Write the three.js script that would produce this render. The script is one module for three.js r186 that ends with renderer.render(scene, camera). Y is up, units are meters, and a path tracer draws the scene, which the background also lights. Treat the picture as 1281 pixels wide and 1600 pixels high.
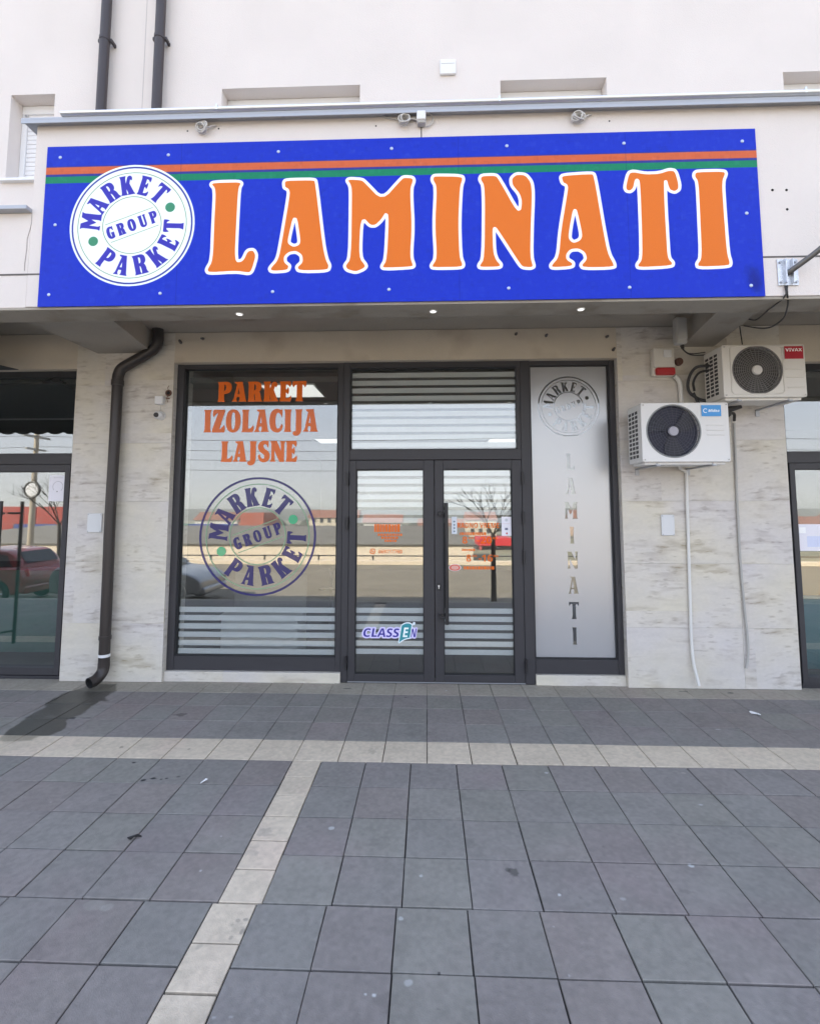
import * as THREE from 'three';
import { RoundedBoxGeometry } from 'three/addons/geometries/RoundedBoxGeometry.js';
import { mergeGeometries } from 'three/addons/utils/BufferGeometryUtils.js';
import { FontLoader } from 'three/addons/loaders/FontLoader.js';
import { RectAreaLightUniformsLib } from 'three/addons/lights/RectAreaLightUniformsLib.js';

// ------------------------------------------------------------------ camera, sky, sun, exposure
const scene = new THREE.Scene();
const camera = new THREE.PerspectiveCamera(92.0, 1281 / 1600, 0.05, 3000);
camera.rotation.order = 'YXZ';
camera.position.set(0, 1.69, 4.89);
camera.rotation.set(0.0837, 0.0345, -0.0003);
camera.setViewOffset(1281, 1600, 0, 70.5, 1281, 1600);        // the picture is cropped: its optical axis lies above the middle
camera.updateProjectionMatrix();
const renderer = new THREE.WebGLRenderer({ antialias: true });
renderer.toneMapping = THREE.LinearToneMapping;
renderer.toneMappingExposure = 4.2;
renderer.shadowMap.enabled = true;
RectAreaLightUniformsLib.init();

const sunDir = new THREE.Vector3(-0.6, 0.57, -0.56).normalize();   // behind the building, from its left
{
  const W = 1024, H = 512, data = new Float32Array(W * H * 4);
  const hor = [0.56, 0.56, 0.55], zen = [0.25, 0.315, 0.45], mid = [0.38, 0.445, 0.57];
  for (let j = 0; j < H; j++) for (let i = 0; i < W; i++) {
    const lat = ((j + 0.5) / H - 0.5) * Math.PI, lon = ((i + 0.5) / W - 0.5) * 2 * Math.PI;
    const y = Math.sin(lat), c = Math.cos(lat), x = c * Math.cos(lon), z = c * Math.sin(lon);
    const e = Math.max(y, 0), a = Math.exp(-e * 5.0), b = Math.exp(-e * 1.7);
    const s = Math.max(0, x * sunDir.x + y * sunDir.y + z * sunDir.z), g = 0.55 * Math.pow(s, 24) + 0.22 * Math.pow(s, 4);
    const k = (j * W + i) * 4;
    for (let n = 0; n < 3; n++) {
      const sky = hor[n] * a + (1 - a) * (mid[n] * b + zen[n] * (1 - b)) + g * [0.5, 0.46, 0.4][n];
      data[k + n] = y < -0.02 ? [0.16, 0.155, 0.145][n] : sky;
    }
    data[k + 3] = 1;
  }
  const t = new THREE.DataTexture(data, W, H, THREE.RGBAFormat, THREE.FloatType);
  t.mapping = THREE.EquirectangularReflectionMapping; t.magFilter = t.minFilter = THREE.LinearFilter; t.needsUpdate = true;
  scene.background = t; scene.environment = t;
}
const sun = new THREE.DirectionalLight(new THREE.Color(1, 0.93, 0.8), 4.2);
sun.position.copy(sunDir).multiplyScalar(70); sun.castShadow = true;
sun.shadow.mapSize.set(4096, 4096);
Object.assign(sun.shadow.camera, { left: -60, right: 60, top: 60, bottom: -60, near: 1, far: 200 });
sun.name = 'sun';
scene.add(sun, sun.target);

// ------------------------------------------------------------------ helpers
const V3 = (x, y, z) => new THREE.Vector3(x, y, z);
const rgb = (r, g, b) => new THREE.Color().setRGB(r, g, b);
let seedState = 7;
const rnd = () => { seedState = (seedState + 0x6d2b79f5) | 0; let t = Math.imul(seedState ^ (seedState >>> 15), 1 | seedState); t = (t + Math.imul(t ^ (t >>> 7), 61 | t)) ^ t; return ((t ^ (t >>> 14)) >>> 0) / 4294967296; };
const rr = (a, b) => a + (b - a) * rnd();
const hash = (i, j, k = 0) => { let h = Math.imul(i | 0, 374761393) + Math.imul(j | 0, 668265263) + Math.imul(k | 0, 974711); h = Math.imul(h ^ (h >>> 13), 1274126177); h ^= h >>> 16; return (h >>> 0) / 4294967296; };
function vnoise(x, y, p, k = 0) {            // value noise, repeating every p cells
  const i = Math.floor(x), j = Math.floor(y), fx = x - i, fy = y - j, u = fx * fx * (3 - 2 * fx), v = fy * fy * (3 - 2 * fy);
  const m = (n) => ((n % p) + p) % p, a = m(i), b = m(i + 1), c = m(j), d = m(j + 1);
  return (hash(a, c, k) * (1 - u) + hash(b, c, k) * u) * (1 - v) + (hash(a, d, k) * (1 - u) + hash(b, d, k) * u) * v;
}
const fbm = (x, y, p, o, k = 0) => { let s = 0, w = 0.5, t = 0; for (let n = 0; n < o; n++) { s += w * vnoise(x, y, p, k + n); t += w; x *= 2; y *= 2; p *= 2; w *= 0.5; } return s / t; };
const toS = (c) => (c <= 0.0031308 ? 12.92 * c : 1.055 * Math.pow(c, 1 / 2.4) - 0.055) * 255;
function tex(W, H, f, srgb = true) {          // f(u, v) in 0..1, returns linear [r, g, b] or a number
  const d = new Uint8Array(W * H * 4);
  for (let j = 0; j < H; j++) for (let i = 0; i < W; i++) {
    const c = f((i + 0.5) / W, (j + 0.5) / H, i, j), k = (j * W + i) * 4;
    for (let n = 0; n < 3; n++) { const q = typeof c === 'number' ? c : c[n]; d[k + n] = Math.max(0, Math.min(255, srgb ? toS(q) : q * 255)); }
    d[k + 3] = 255;
  }
  const t = new THREE.DataTexture(d, W, H, THREE.RGBAFormat);
  t.wrapS = t.wrapT = THREE.RepeatWrapping; t.magFilter = THREE.LinearFilter; t.minFilter = THREE.LinearMipmapLinearFilter; t.generateMipmaps = true;
  if (srgb) t.colorSpace = THREE.SRGBColorSpace;
  t.needsUpdate = true; return t;
}
function every(t, m) { const c = t.clone(); c.repeat.set(1 / m, 1 / m); c.needsUpdate = true; return c; }   // a texture that repeats every m metres
const std = (o) => new THREE.MeshStandardMaterial(o);
function metric(g, ox = 0, oy = 0) {          // uv in metres from the dominant axis of the normal
  const G = g.index ? g.toNonIndexed() : g, p = G.attributes.position, n = G.attributes.normal, uv = new Float32Array(p.count * 2);
  for (let i = 0; i < p.count; i++) {
    const ax = Math.abs(n.getX(i)), ay = Math.abs(n.getY(i)), az = Math.abs(n.getZ(i));
    let u, v;
    if (az >= ax && az >= ay) { u = p.getX(i); v = p.getY(i); } else if (ay >= ax) { u = p.getX(i); v = p.getZ(i); } else { u = p.getZ(i); v = p.getY(i); }
    uv[2 * i] = u + ox; uv[2 * i + 1] = v + oy;
  }
  G.setAttribute('uv', new THREE.BufferAttribute(uv, 2)); return G;
}
const box = (x0, x1, y0, y1, z0, z1, r = 0) => {
  const w = x1 - x0, h = y1 - y0, d = z1 - z0;
  const g = r ? new RoundedBoxGeometry(w, h, d, 2, Math.min(r, w / 2.01, h / 2.01, d / 2.01)) : new THREE.BoxGeometry(w, h, d);
  return metric(g.translate((x0 + x1) / 2, (y0 + y1) / 2, (z0 + z1) / 2));
};
const cyl = (a, b, r0, r1 = r0, seg = 14) => {    // a tapered cylinder from a to b
  const d = b.clone().sub(a), g = new THREE.CylinderGeometry(r1, r0, d.length(), seg);
  g.applyQuaternion(new THREE.Quaternion().setFromUnitVectors(V3(0, 1, 0), d.clone().normalize())).translate(...a.clone().add(b).multiplyScalar(0.5).toArray());
  return g.toNonIndexed();
};
const tube = (pts, r, seg = 40, rs = 10, curve = 0.2) => new THREE.TubeGeometry(new THREE.CatmullRomCurve3(pts.map((p) => V3(...p)), false, 'catmullrom', curve), seg, r, rs, false).toNonIndexed();
const merge = (l) => mergeGeometries(l.map((g) => { const q = g.index ? g.toNonIndexed() : g; for (const k of Object.keys(q.attributes)) if (!['position', 'normal', 'uv'].includes(k)) q.deleteAttribute(k); return q; }));
const used = {};
const numbered = (n) => { const c = used[n] = (used[n] ?? -1) + 1; return c ? n + '_' + String(c).padStart(3, '0') : n; };
function obj(name, geo, m, parent = scene, label) {
  const o = new THREE.Mesh(Array.isArray(geo) ? merge(geo) : geo, m);
  o.name = parent === scene ? numbered(name) : name; o.castShadow = o.receiveShadow = true;
  if (label) o.userData.label = label;
  parent.add(o); return o;
}
function group(name, parent = scene, label) { const o = new THREE.Group(); o.name = parent === scene ? numbered(name) : name; if (label) o.userData.label = label; parent.add(o); return o; }
function tag(o, label, category, grp) { o.userData.label = label; o.userData.category = category; if (grp) o.userData.group = grp; return o; }
const struct = (o) => { o.userData.kind = 'structure'; return o; };
// a chamfered plate: local face towards +z
function plate(x0, x1, y0, y1, z1, t, ch) {
  const P = [], c = (q, w) => [[x0 + q, y0 + q, w], [x1 - q, y0 + q, w], [x1 - q, y1 - q, w], [x0 + q, y1 - q, w]];
  const A = c(ch, z1), B = c(0, z1 - ch), C = c(0, z1 - t), quad = (a, b, e, f) => P.push(...a, ...b, ...e, ...a, ...e, ...f);
  quad(...A);
  for (let i = 0; i < 4; i++) { const j = (i + 1) % 4; quad(B[i], B[j], A[j], A[i]); quad(C[i], C[j], B[j], B[i]); }
  const g = new THREE.BufferGeometry(); g.setAttribute('position', new THREE.Float32BufferAttribute(P, 3)); g.computeVertexNormals(); return g;
}
// ------------------------------------------------------------------ letters: a fat condensed poster face, drawn in a box 100 high
const GLYPH = {
  I: [38, 'M4 0 L34 0 Q30 6 30 20 L30 80 Q30 94 34 100 L4 100 Q8 94 8 80 L8 20 Q8 6 4 0Z'],
  L: [60, 'M4 0 L54 0 Q60 12 58 26 Q50 10 30 10 L30 80 Q30 94 34 100 L4 100 Q8 94 8 80 L8 20 Q8 6 4 0Z'],
  T: [68, 'M18 0 L50 0 Q46 6 46 20 L46 88 Q58 88 62 74 Q67 88 65 100 L4 100 Q1 88 5 74 Q10 88 24 88 L24 20 Q22 6 18 0Z'],
  E: [58, 'M4 0 L52 0 Q58 12 56 24 Q48 10 30 10 L30 47 Q39 47 42 38 Q47 52 43 68 Q39 56 30 56 L30 90 Q46 90 52 76 Q56 90 52 100 L4 100 Q8 94 8 80 L8 20 Q8 6 4 0Z'],
  A: [68, 'M0 0 L22 0 Q16 5 17 12 L20 26 L38 26 L38 10 Q38 4 34 0 L68 0 Q63 5 62 14 L46 100 L12 100 Q16 93 25 93 L9 14 Q7 5 0 0Z', 'M22 36 L37 36 L32 76 Z'],
  R: [71, 'M4 0 L34 0 Q30 6 30 20 L30 43 L37 42 Q41 30 41 14 Q41 4 38 0 L71 0 Q64 6 63 20 Q62 44 52 50 Q66 56 66 74 Q66 100 40 100 L4 100 Q8 94 8 80 L8 20 Q8 6 4 0Z', 'M30 54 L35 54 Q44 56 44 74 Q44 90 35 90 L30 90 Z'],
  P: [68, 'M4 0 L34 0 Q30 6 30 20 L30 41 Q67 42 67 72 Q67 100 40 100 L4 100 Q8 94 8 80 L8 20 Q8 6 4 0Z', 'M30 52 Q45 52 45 72 Q45 90 35 90 L30 90Z'],
  K: [73, 'M4 0 L34 0 Q30 6 30 20 L30 44 L40 12 Q41 4 38 0 L73 0 Q66 6 64 16 L49 58 L55 79 Q59 84 63 75 Q71 90 59 98 Q46 101 42 84 L34 60 L30 60 L30 80 Q30 94 34 100 L4 100 Q8 94 8 80 L8 20 Q8 6 4 0Z'],
  M: [88, 'M0 0 L22 0 Q16 6 17 18 L19 64 L39 24 L55 58 L55 18 Q55 6 51 0 L86 0 Q80 6 80 18 L81 84 Q82 96 87 100 L62 100 L44 60 L26 100 L0 100 Q6 95 6 84 L5 18 Q5 6 0 0Z'],
  O: [72, 'M36 -1 Q2 0 2 50 Q2 101 36 101 Q70 101 70 50 Q70 0 36 -1Z', 'M36 10 Q26 10 26 50 Q26 90 36 90 Q46 90 46 50 Q46 10 36 10Z'],
  C: [66, 'M64 24 Q58 -2 36 -2 Q2 0 2 50 Q2 100 36 102 Q50 102 56 95 L62 102 L62 68 Q54 90 42 90 Q26 88 26 50 Q26 12 42 10 Q54 10 60 32 Z'],
  G: [66, 'M64 48 L64 6 Q52 -2 36 -2 Q2 0 2 50 Q2 100 36 102 Q48 102 56 95 L61 102 L61 68 Q54 90 42 90 Q26 88 26 50 Q26 10 40 9 L43 12 L43 40 Q43 46 38 48Z'],
  U: [72, 'M2 100 L35 100 Q31 94 31 80 L31 24 Q31 10 41 10 Q53 10 53 26 L53 82 Q53 94 49 100 L70 100 Q65 94 65 82 L65 30 Q65 -2 37 -2 Q8 -2 8 28 L8 80 Q8 94 2 100Z'],
  Z: [62, 'M2 0 L58 0 Q62 14 57 28 Q48 10 31 10 L58 92 L58 100 L6 100 Q1 86 6 72 Q14 90 30 90 L2 8Z'],
  J: [48, 'M14 100 L44 100 Q40 94 40 80 L40 10 Q38 -16 16 -18 Q2 -16 4 -6 Q8 2 14 -4 Q18 -4 18 10 L18 80 Q18 94 14 100Z'],
  S: [62, 'M4 28 Q8 -2 32 -2 Q60 0 60 28 Q60 46 40 57 Q26 65 26 77 Q26 90 36 90 Q48 90 54 72 L54 102 L48 97 Q42 102 34 102 Q4 100 4 72 Q4 54 26 42 Q38 36 38 23 Q38 10 28 10 Q14 10 9 32 Z'],
  N: [72, 'M0 0 L22 0 Q17 6 17 18 L17 60 L48 0 L67 0 L67 82 Q67 94 72 100 L50 100 Q55 94 55 82 L55 48 L28 100 L0 100 Q6 94 6 82 L6 18 Q6 6 0 0Z'],
};
function runPath(P, d, f) {                    // f maps a point of the box to the drawing
  const t = d.replace(/[MLQZ]/g, ' $& ').trim().split(/\s+/); let i = 0;
  const pt = () => f(+t[i++], +t[i++]);
  while (i < t.length) { const c = t[i++]; if (c === 'M') P.moveTo(...pt()); else if (c === 'L') P.lineTo(...pt()); else if (c === 'Q') { const a = pt(), b = pt(); P.quadraticCurveTo(...a, ...b); } else if (c === 'Z') P.closePath(); }
  return P;
}
const glyphShape = (ch, f) => { const s = runPath(new THREE.Shape(), GLYPH[ch][1], f); for (const h of GLYPH[ch].slice(2)) s.holes.push(runPath(new THREE.Path(), h, f)); return s; };
const extr = (s, depth, seg = 5) => new THREE.ExtrudeGeometry(s, { depth, bevelEnabled: false, curveSegments: seg });
// letters of a line of text from x0 to x1 on base line y0, h high
function lineShapes(str, x0, x1, y0, h) {
  const gap = 6, w = [...str].reduce((a, c) => a + GLYPH[c][0] + gap, -gap), sx = (x1 - x0) / w, sy = h / 100; let at = 0;
  return [...str].map((c) => { const a = at; at += GLYPH[c][0] + gap; return glyphShape(c, (x, y) => [x0 + (a + x) * sx, y0 + y * sy]); });
}
// the round trade badge: placed(x, y) maps the unit circle to the drawing
function badgeLetters(pl) {
  const out = [], arc = (str, mid, step, R, h, wide) => [...str].forEach((c, i) => {
    const a = (mid + (i - (str.length - 1) / 2) * step) * Math.PI / 180, w = GLYPH[c][0], k = h / 100, up = a, sgn = 1;
    const ux = Math.cos(up), uy = Math.sin(up), rx = sgn * Math.sin(a), ry = -sgn * Math.cos(a);
    out.push(glyphShape(c, (x, y) => { const p = (x - w / 2) * k * wide, q = R + (y - 50) * k; return pl(ux * q + rx * p, uy * q + ry * p); }));
  });
  arc('MARKET', 112, -24.6, 0.665, 0.31, 1.0);
  // the lower word reads outwards-down
  [...'PARKET'].forEach((c, i) => {
    const a = (296 + (i - 2.5) * 24.6) * Math.PI / 180, w = GLYPH[c][0], k = 0.31 / 100, ux = -Math.cos(a), uy = -Math.sin(a), rx = -Math.sin(a), ry = Math.cos(a);
    out.push(glyphShape(c, (x, y) => { const p = (x - w / 2) * k, q = -0.665 + (y - 50) * k; return pl(ux * q + rx * p, uy * q + ry * p); }));
  });
  const t = 20 * Math.PI / 180, cx = Math.cos(t), sx = Math.sin(t); let at = 0; const word = 'GROUP', total = [...word].reduce((s, c) => s + GLYPH[c][0] + 34, -34);
  for (const c of word) { const a = at; at += GLYPH[c][0] + 34; out.push(glyphShape(c, (x, y) => { const p = (a + x - total / 2) * 0.00172, q = (y - 50) * 0.00190; return pl(cx * p - sx * q, sx * p + cx * q); })); }
  return out;
}
const ringShape = (pl, R, w, n = 72) => { const mk = (r, P) => { for (let i = 0; i < n; i++) { const a = i / n * 2 * Math.PI, q = pl(Math.cos(a) * r, Math.sin(a) * r); i ? P.lineTo(...q) : P.moveTo(...q); } P.closePath(); return P; }; const s = mk(R + w / 2, new THREE.Shape()); s.holes.push(mk(R - w / 2, new THREE.Path())); return s; };
const discShape = (pl, cx, cy, r, n = 24, P = new THREE.Shape()) => { for (let i = 0; i < n; i++) { const a = i / n * 2 * Math.PI, q = pl(cx + Math.cos(a) * r, cy + Math.sin(a) * r); i ? P.lineTo(...q) : P.moveTo(...q); } P.closePath(); return P; };
const barShape = (pl, a, b, w) => { const dx = b[0] - a[0], dy = b[1] - a[1], l = Math.hypot(dx, dy), nx = -dy / l * w / 2, ny = dx / l * w / 2, s = new THREE.Shape(); [[a[0] + nx, a[1] + ny], [a[0] - nx, a[1] - ny], [b[0] - nx, b[1] - ny], [b[0] + nx, b[1] + ny]].forEach((q, i) => (i ? s.lineTo(...pl(...q)) : s.moveTo(...pl(...q)))); s.closePath(); return s; };
const badgeLines = () => { const t = 20 * Math.PI / 180, c = Math.cos(t), s = Math.sin(t); return [1, -1].map((k) => [[-0.40 * c - s * 0.155 * k, -0.40 * s + c * 0.155 * k], [0.40 * c - s * 0.155 * k, 0.40 * s + c * 0.155 * k]]); };
const DOTS = [[0.66 * Math.cos(0.436), 0.66 * Math.sin(0.436)], [-0.66 * Math.cos(0.40), -0.66 * Math.sin(0.40)]];

const sansBold = await new FontLoader().loadAsync('fonts/droid/droid_sans_bold.typeface.json');
function fontGeo(text, x0, y0, size, depth, z, width) {
  const g = new THREE.ExtrudeGeometry(sansBold.generateShapes(text, size), { depth, bevelEnabled: false, curveSegments: 3 });
  g.computeBoundingBox(); const b = g.boundingBox;
  if (width) g.scale(width / (b.max.x - b.min.x), 1, 1).translate(-b.min.x * width / (b.max.x - b.min.x), 0, 0);
  return g.translate(x0, y0, z);
}
function canvasTex(w, h, draw) {
  const c = document.createElement('canvas'); c.width = w; c.height = h; draw(c.getContext('2d'), w, h);
  const t = new THREE.CanvasTexture(c); t.colorSpace = THREE.SRGBColorSpace; t.anisotropy = 8; return t;
}

// ------------------------------------------------------------------ materials
const grain = tex(512, 512, (u, v) => 0.5 * fbm(u * 64, v * 64, 64, 3, 11) + 0.5 * fbm(u * 160, v * 160, 160, 2, 31), false);
const cloudy = tex(512, 512, (u, v) => fbm(u * 6, v * 6, 6, 6, 5), false);
const plasterMap = tex(512, 512, (u, v) => { const k = 0.95 + 0.07 * (fbm(u * 5, v * 5, 5, 5, 3) - 0.3); return [0.735 * k, 0.675 * k, 0.64 * k]; });
const beigeMap = tex(512, 512, (u, v) => { const n = fbm(u * 6, v * 6, 6, 6, 41), s = Math.max(0, n - 0.62) * 1.6; const k = 0.92 + 0.16 * (n - 0.2); return [(0.60 - s * 0.3) * k, (0.53 - s * 0.3) * k, (0.435 - s * 0.26) * k]; });
const stoneMap = tex(1024, 1024, (u, v) => {
  const warp = 0.03 * fbm(u * 6, v * 6, 6, 3, 9);
  const streak = fbm(u * 9, (v + warp) * 48, 432, 4, 71), mott = fbm(u * 6, v * 11, 66, 5, 81), fine = fbm(u * 80, v * 150, 12000, 2, 91), cloud = fbm(u * 4, v * 5, 20, 5, 101);
  const band = Math.max(0, Math.min(1, (mott - 0.40) * 5)), vein = Math.max(0, streak - 0.50) * 1.15 * band, pit = Math.max(0, fbm(u * 26, (v + warp) * 90, 2340, 3, 111) - 0.62) * 1.2 * band;
  const k = 0.98 + 0.13 * (mott - 0.5) + 0.08 * (fine - 0.5) + 0.14 * (streak - 0.5) + 0.10 * (cloud - 0.5), d = vein * 0.5 + pit * 0.55;
  return [(0.635 - d) * k, (0.595 - d * 1.02 - 0.02 * (cloud - 0.5)) * k, (0.535 - d * 1.0 - 0.16 * (cloud - 0.5)) * k];
});
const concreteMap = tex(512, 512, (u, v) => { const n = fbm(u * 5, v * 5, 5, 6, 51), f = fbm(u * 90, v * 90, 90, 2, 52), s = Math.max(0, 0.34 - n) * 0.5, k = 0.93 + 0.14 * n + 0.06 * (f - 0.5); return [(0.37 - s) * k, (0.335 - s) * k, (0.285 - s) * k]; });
const asphaltMap = tex(512, 512, (u, v) => { const k = 0.8 + 0.35 * fbm(u * 6, v * 6, 6, 4, 131) + 0.3 * (fbm(u * 120, v * 120, 120, 2, 133) - 0.5); return [0.25 * k, 0.215 * k, 0.165 * k]; });
const M = {
  plaster: std({ map: every(plasterMap, 2.3), roughness: 0.92, bumpMap: every(grain, 0.45), bumpScale: 0.0022 }),
  beige: std({ map: every(beigeMap, 1.9), roughness: 0.93, bumpMap: every(grain, 0.4), bumpScale: 0.0025 }),
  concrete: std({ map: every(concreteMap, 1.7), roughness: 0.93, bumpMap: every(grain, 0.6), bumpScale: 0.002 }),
  groove: std({ color: rgb(0.12, 0.11, 0.105), roughness: 0.95 }),
  stone: std({ map: every(stoneMap, 2.0), roughness: 0.5, bumpMap: every(cloudy, 0.7), bumpScale: 0.0008 }),
  joint: std({ color: rgb(0.33, 0.30, 0.27), roughness: 0.95 }),
  frame: std({ color: rgb(0.034, 0.032, 0.037), roughness: 0.55, metalness: 0.0, roughnessMap: null }),
  gasket: std({ color: rgb(0.012, 0.012, 0.014), roughness: 0.7 }),
  black: std({ color: rgb(0.014, 0.013, 0.015), roughness: 0.45 }),
  darkHole: std({ color: rgb(0.01, 0.01, 0.01), roughness: 0.95 }),
  glass: new THREE.MeshPhysicalMaterial({ color: rgb(0.93, 0.955, 0.945), roughness: 0, metalness: 0, transmission: 1, thickness: 0, ior: 2.35 }),
  film: new THREE.MeshPhysicalMaterial({ color: rgb(0.84, 0.83, 0.85), roughness: 0.8, transmission: 0.25, thickness: 0, ior: 1.45, side: THREE.DoubleSide }),
  frost: new THREE.MeshPhysicalMaterial({ color: rgb(0.44, 0.45, 0.475), roughness: 0.27, transmission: 0.25, thickness: 0, ior: 3.0, side: THREE.DoubleSide }),
  orangeVinyl: new THREE.MeshPhysicalMaterial({ color: rgb(0.74, 0.15, 0.02), roughness: 0.06, specularIntensity: 0.55 }),
  blueVinyl: new THREE.MeshPhysicalMaterial({ color: rgb(0.04, 0.036, 0.14), roughness: 0.06, specularIntensity: 0.7 }),
  greenVinyl: std({ color: rgb(0.06, 0.40, 0.20), roughness: 0.06 }),
  thinGreen: std({ color: rgb(0.22, 0.36, 0.24), roughness: 0.06 }),
  whiteMetal: std({ color: rgb(0.74, 0.73, 0.72), roughness: 0.42, bumpMap: every(cloudy, 0.5), bumpScale: 0.0006 }),
  creamMetal: std({ color: rgb(0.68, 0.65, 0.60), roughness: 0.45, bumpMap: every(cloudy, 0.5), bumpScale: 0.0006 }),
  whitePlastic: std({ color: rgb(0.76, 0.76, 0.77), roughness: 0.5 }),
  hose: std({ color: rgb(0.72, 0.71, 0.68), roughness: 0.55 }),
  greyPlastic: std({ color: rgb(0.42, 0.41, 0.39), roughness: 0.6 }),
  pipe: std({ color: rgb(0.034, 0.027, 0.025), roughness: 0.38, metalness: 0.2, bumpMap: every(cloudy, 0.4), bumpScale: 0.0008 }),
  upipe: std({ color: rgb(0.042, 0.032, 0.034), roughness: 0.5 }),
  zinc: std({ color: rgb(0.74, 0.76, 0.80), roughness: 0.3, metalness: 0.85, roughnessMap: null }),
  zincDull: std({ color: rgb(0.42, 0.43, 0.46), roughness: 0.5, metalness: 0.6 }),
  galv: std({ map: every(tex(256, 256, (u, v) => { const k = 0.78 + 0.4 * vnoise(u * 18, v * 18, 18, 7); return [0.62 * k, 0.64 * k, 0.68 * k]; }), 0.35), roughness: 0.42, metalness: 0.75 }),
  greyTube: std({ color: rgb(0.13, 0.125, 0.12), roughness: 0.4, metalness: 0.5 }),
  cable: std({ color: rgb(0.03, 0.027, 0.026), roughness: 0.6 }),
  coil: std({ color: rgb(0.55, 0.53, 0.50), roughness: 0.6 }),
  red: std({ color: rgb(0.45, 0.018, 0.02), roughness: 0.35 }),
  brown: std({ color: rgb(0.13, 0.055, 0.032), roughness: 0.6 }),
  shutter: std({ color: rgb(0.78, 0.77, 0.78), roughness: 0.5 }),
  bolt: std({ color: rgb(0.45, 0.52, 0.66), roughness: 0.35, metalness: 0.6 }),
  sand: std({ color: rgb(0.028, 0.027, 0.027), roughness: 1 }),
  asphalt: std({ map: every(asphaltMap, 3), roughness: 0.95 }),
  paper: std({ color: rgb(0.80, 0.80, 0.82), roughness: 0.8 }),
  roomWall: std({ color: rgb(0.16, 0.155, 0.145), roughness: 0.9 }),
  roomFloor: std({ color: rgb(0.05, 0.045, 0.04), roughness: 0.5 }),
  roomCeil: std({ color: rgb(0.13, 0.13, 0.125), roughness: 0.9 }),
  lamp: std({ color: rgb(0.9, 0.9, 0.9), emissive: rgb(1, 0.98, 0.95), emissiveIntensity: 0.28, roughness: 0.5 }),
};

// ------------------------------------------------------------------ the ground, far and near
{
  const prof = [[-600, -0.07], [4.02, -0.07], [5.5, -0.56], [8, -0.82], [17.4, -0.84], [19, -1.0], [23, -3.0], [60, -3.3], [110, -6], [240, -7], [1500, -7]];
  const P = [], X = [-1500, -200, -60, -20, 0, 20, 60, 200, 1500];
  for (let i = 0; i + 1 < prof.length; i++) for (let k = 0; k + 1 < X.length; k++) {
    const [za, ya] = prof[i], [zb, yb] = prof[i + 1], a = X[k], b = X[k + 1];
    P.push(a, ya, za, a, yb, zb, b, yb, zb, a, ya, za, b, yb, zb, b, ya, za);
  }
  const g = new THREE.BufferGeometry(); g.setAttribute('position', new THREE.Float32BufferAttribute(P, 3)); g.computeVertexNormals();
  const m = tex(512, 512, (u, v) => { const n = fbm(u * 6, v * 6, 6, 5, 201), k = 0.75 + 0.5 * fbm(u * 60, v * 60, 60, 3, 207); return [(0.32 - 0.08 * n) * k, (0.28 - 0.05 * n) * k, (0.19 - 0.04 * n) * k]; });
  struct(obj('ground', metric(g), std({ map: every(m, 9), roughness: 1 })));
  const sheet = (zs, x0, x1, dy) => { const Q = []; for (let i = 0; i + 1 < zs.length; i++) { const [za, ya] = zs[i], [zb, yb] = zs[i + 1]; Q.push(x0, ya + dy, za, x0, yb + dy, zb, x1, yb + dy, zb, x0, ya + dy, za, x1, yb + dy, zb, x1, ya + dy, za); } const q = new THREE.BufferGeometry(); q.setAttribute('position', new THREE.Float32BufferAttribute(Q, 3)); q.computeVertexNormals(); return metric(q); };
  struct(obj('parking_lot', sheet([[4.16, -0.114], [5.5, -0.56], [8, -0.82], [10.2, -0.824]], -40, 40, 0.006), M.asphalt));
  struct(obj('road', sheet([[10.3, -0.8246], [17.2, -0.8396]], -90, 90, 0.006), M.asphalt));
  struct(obj('kerb', box(-40, 40, -0.2, 0.002, 4.02, 4.14, 0.015), M.concrete));
}

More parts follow.
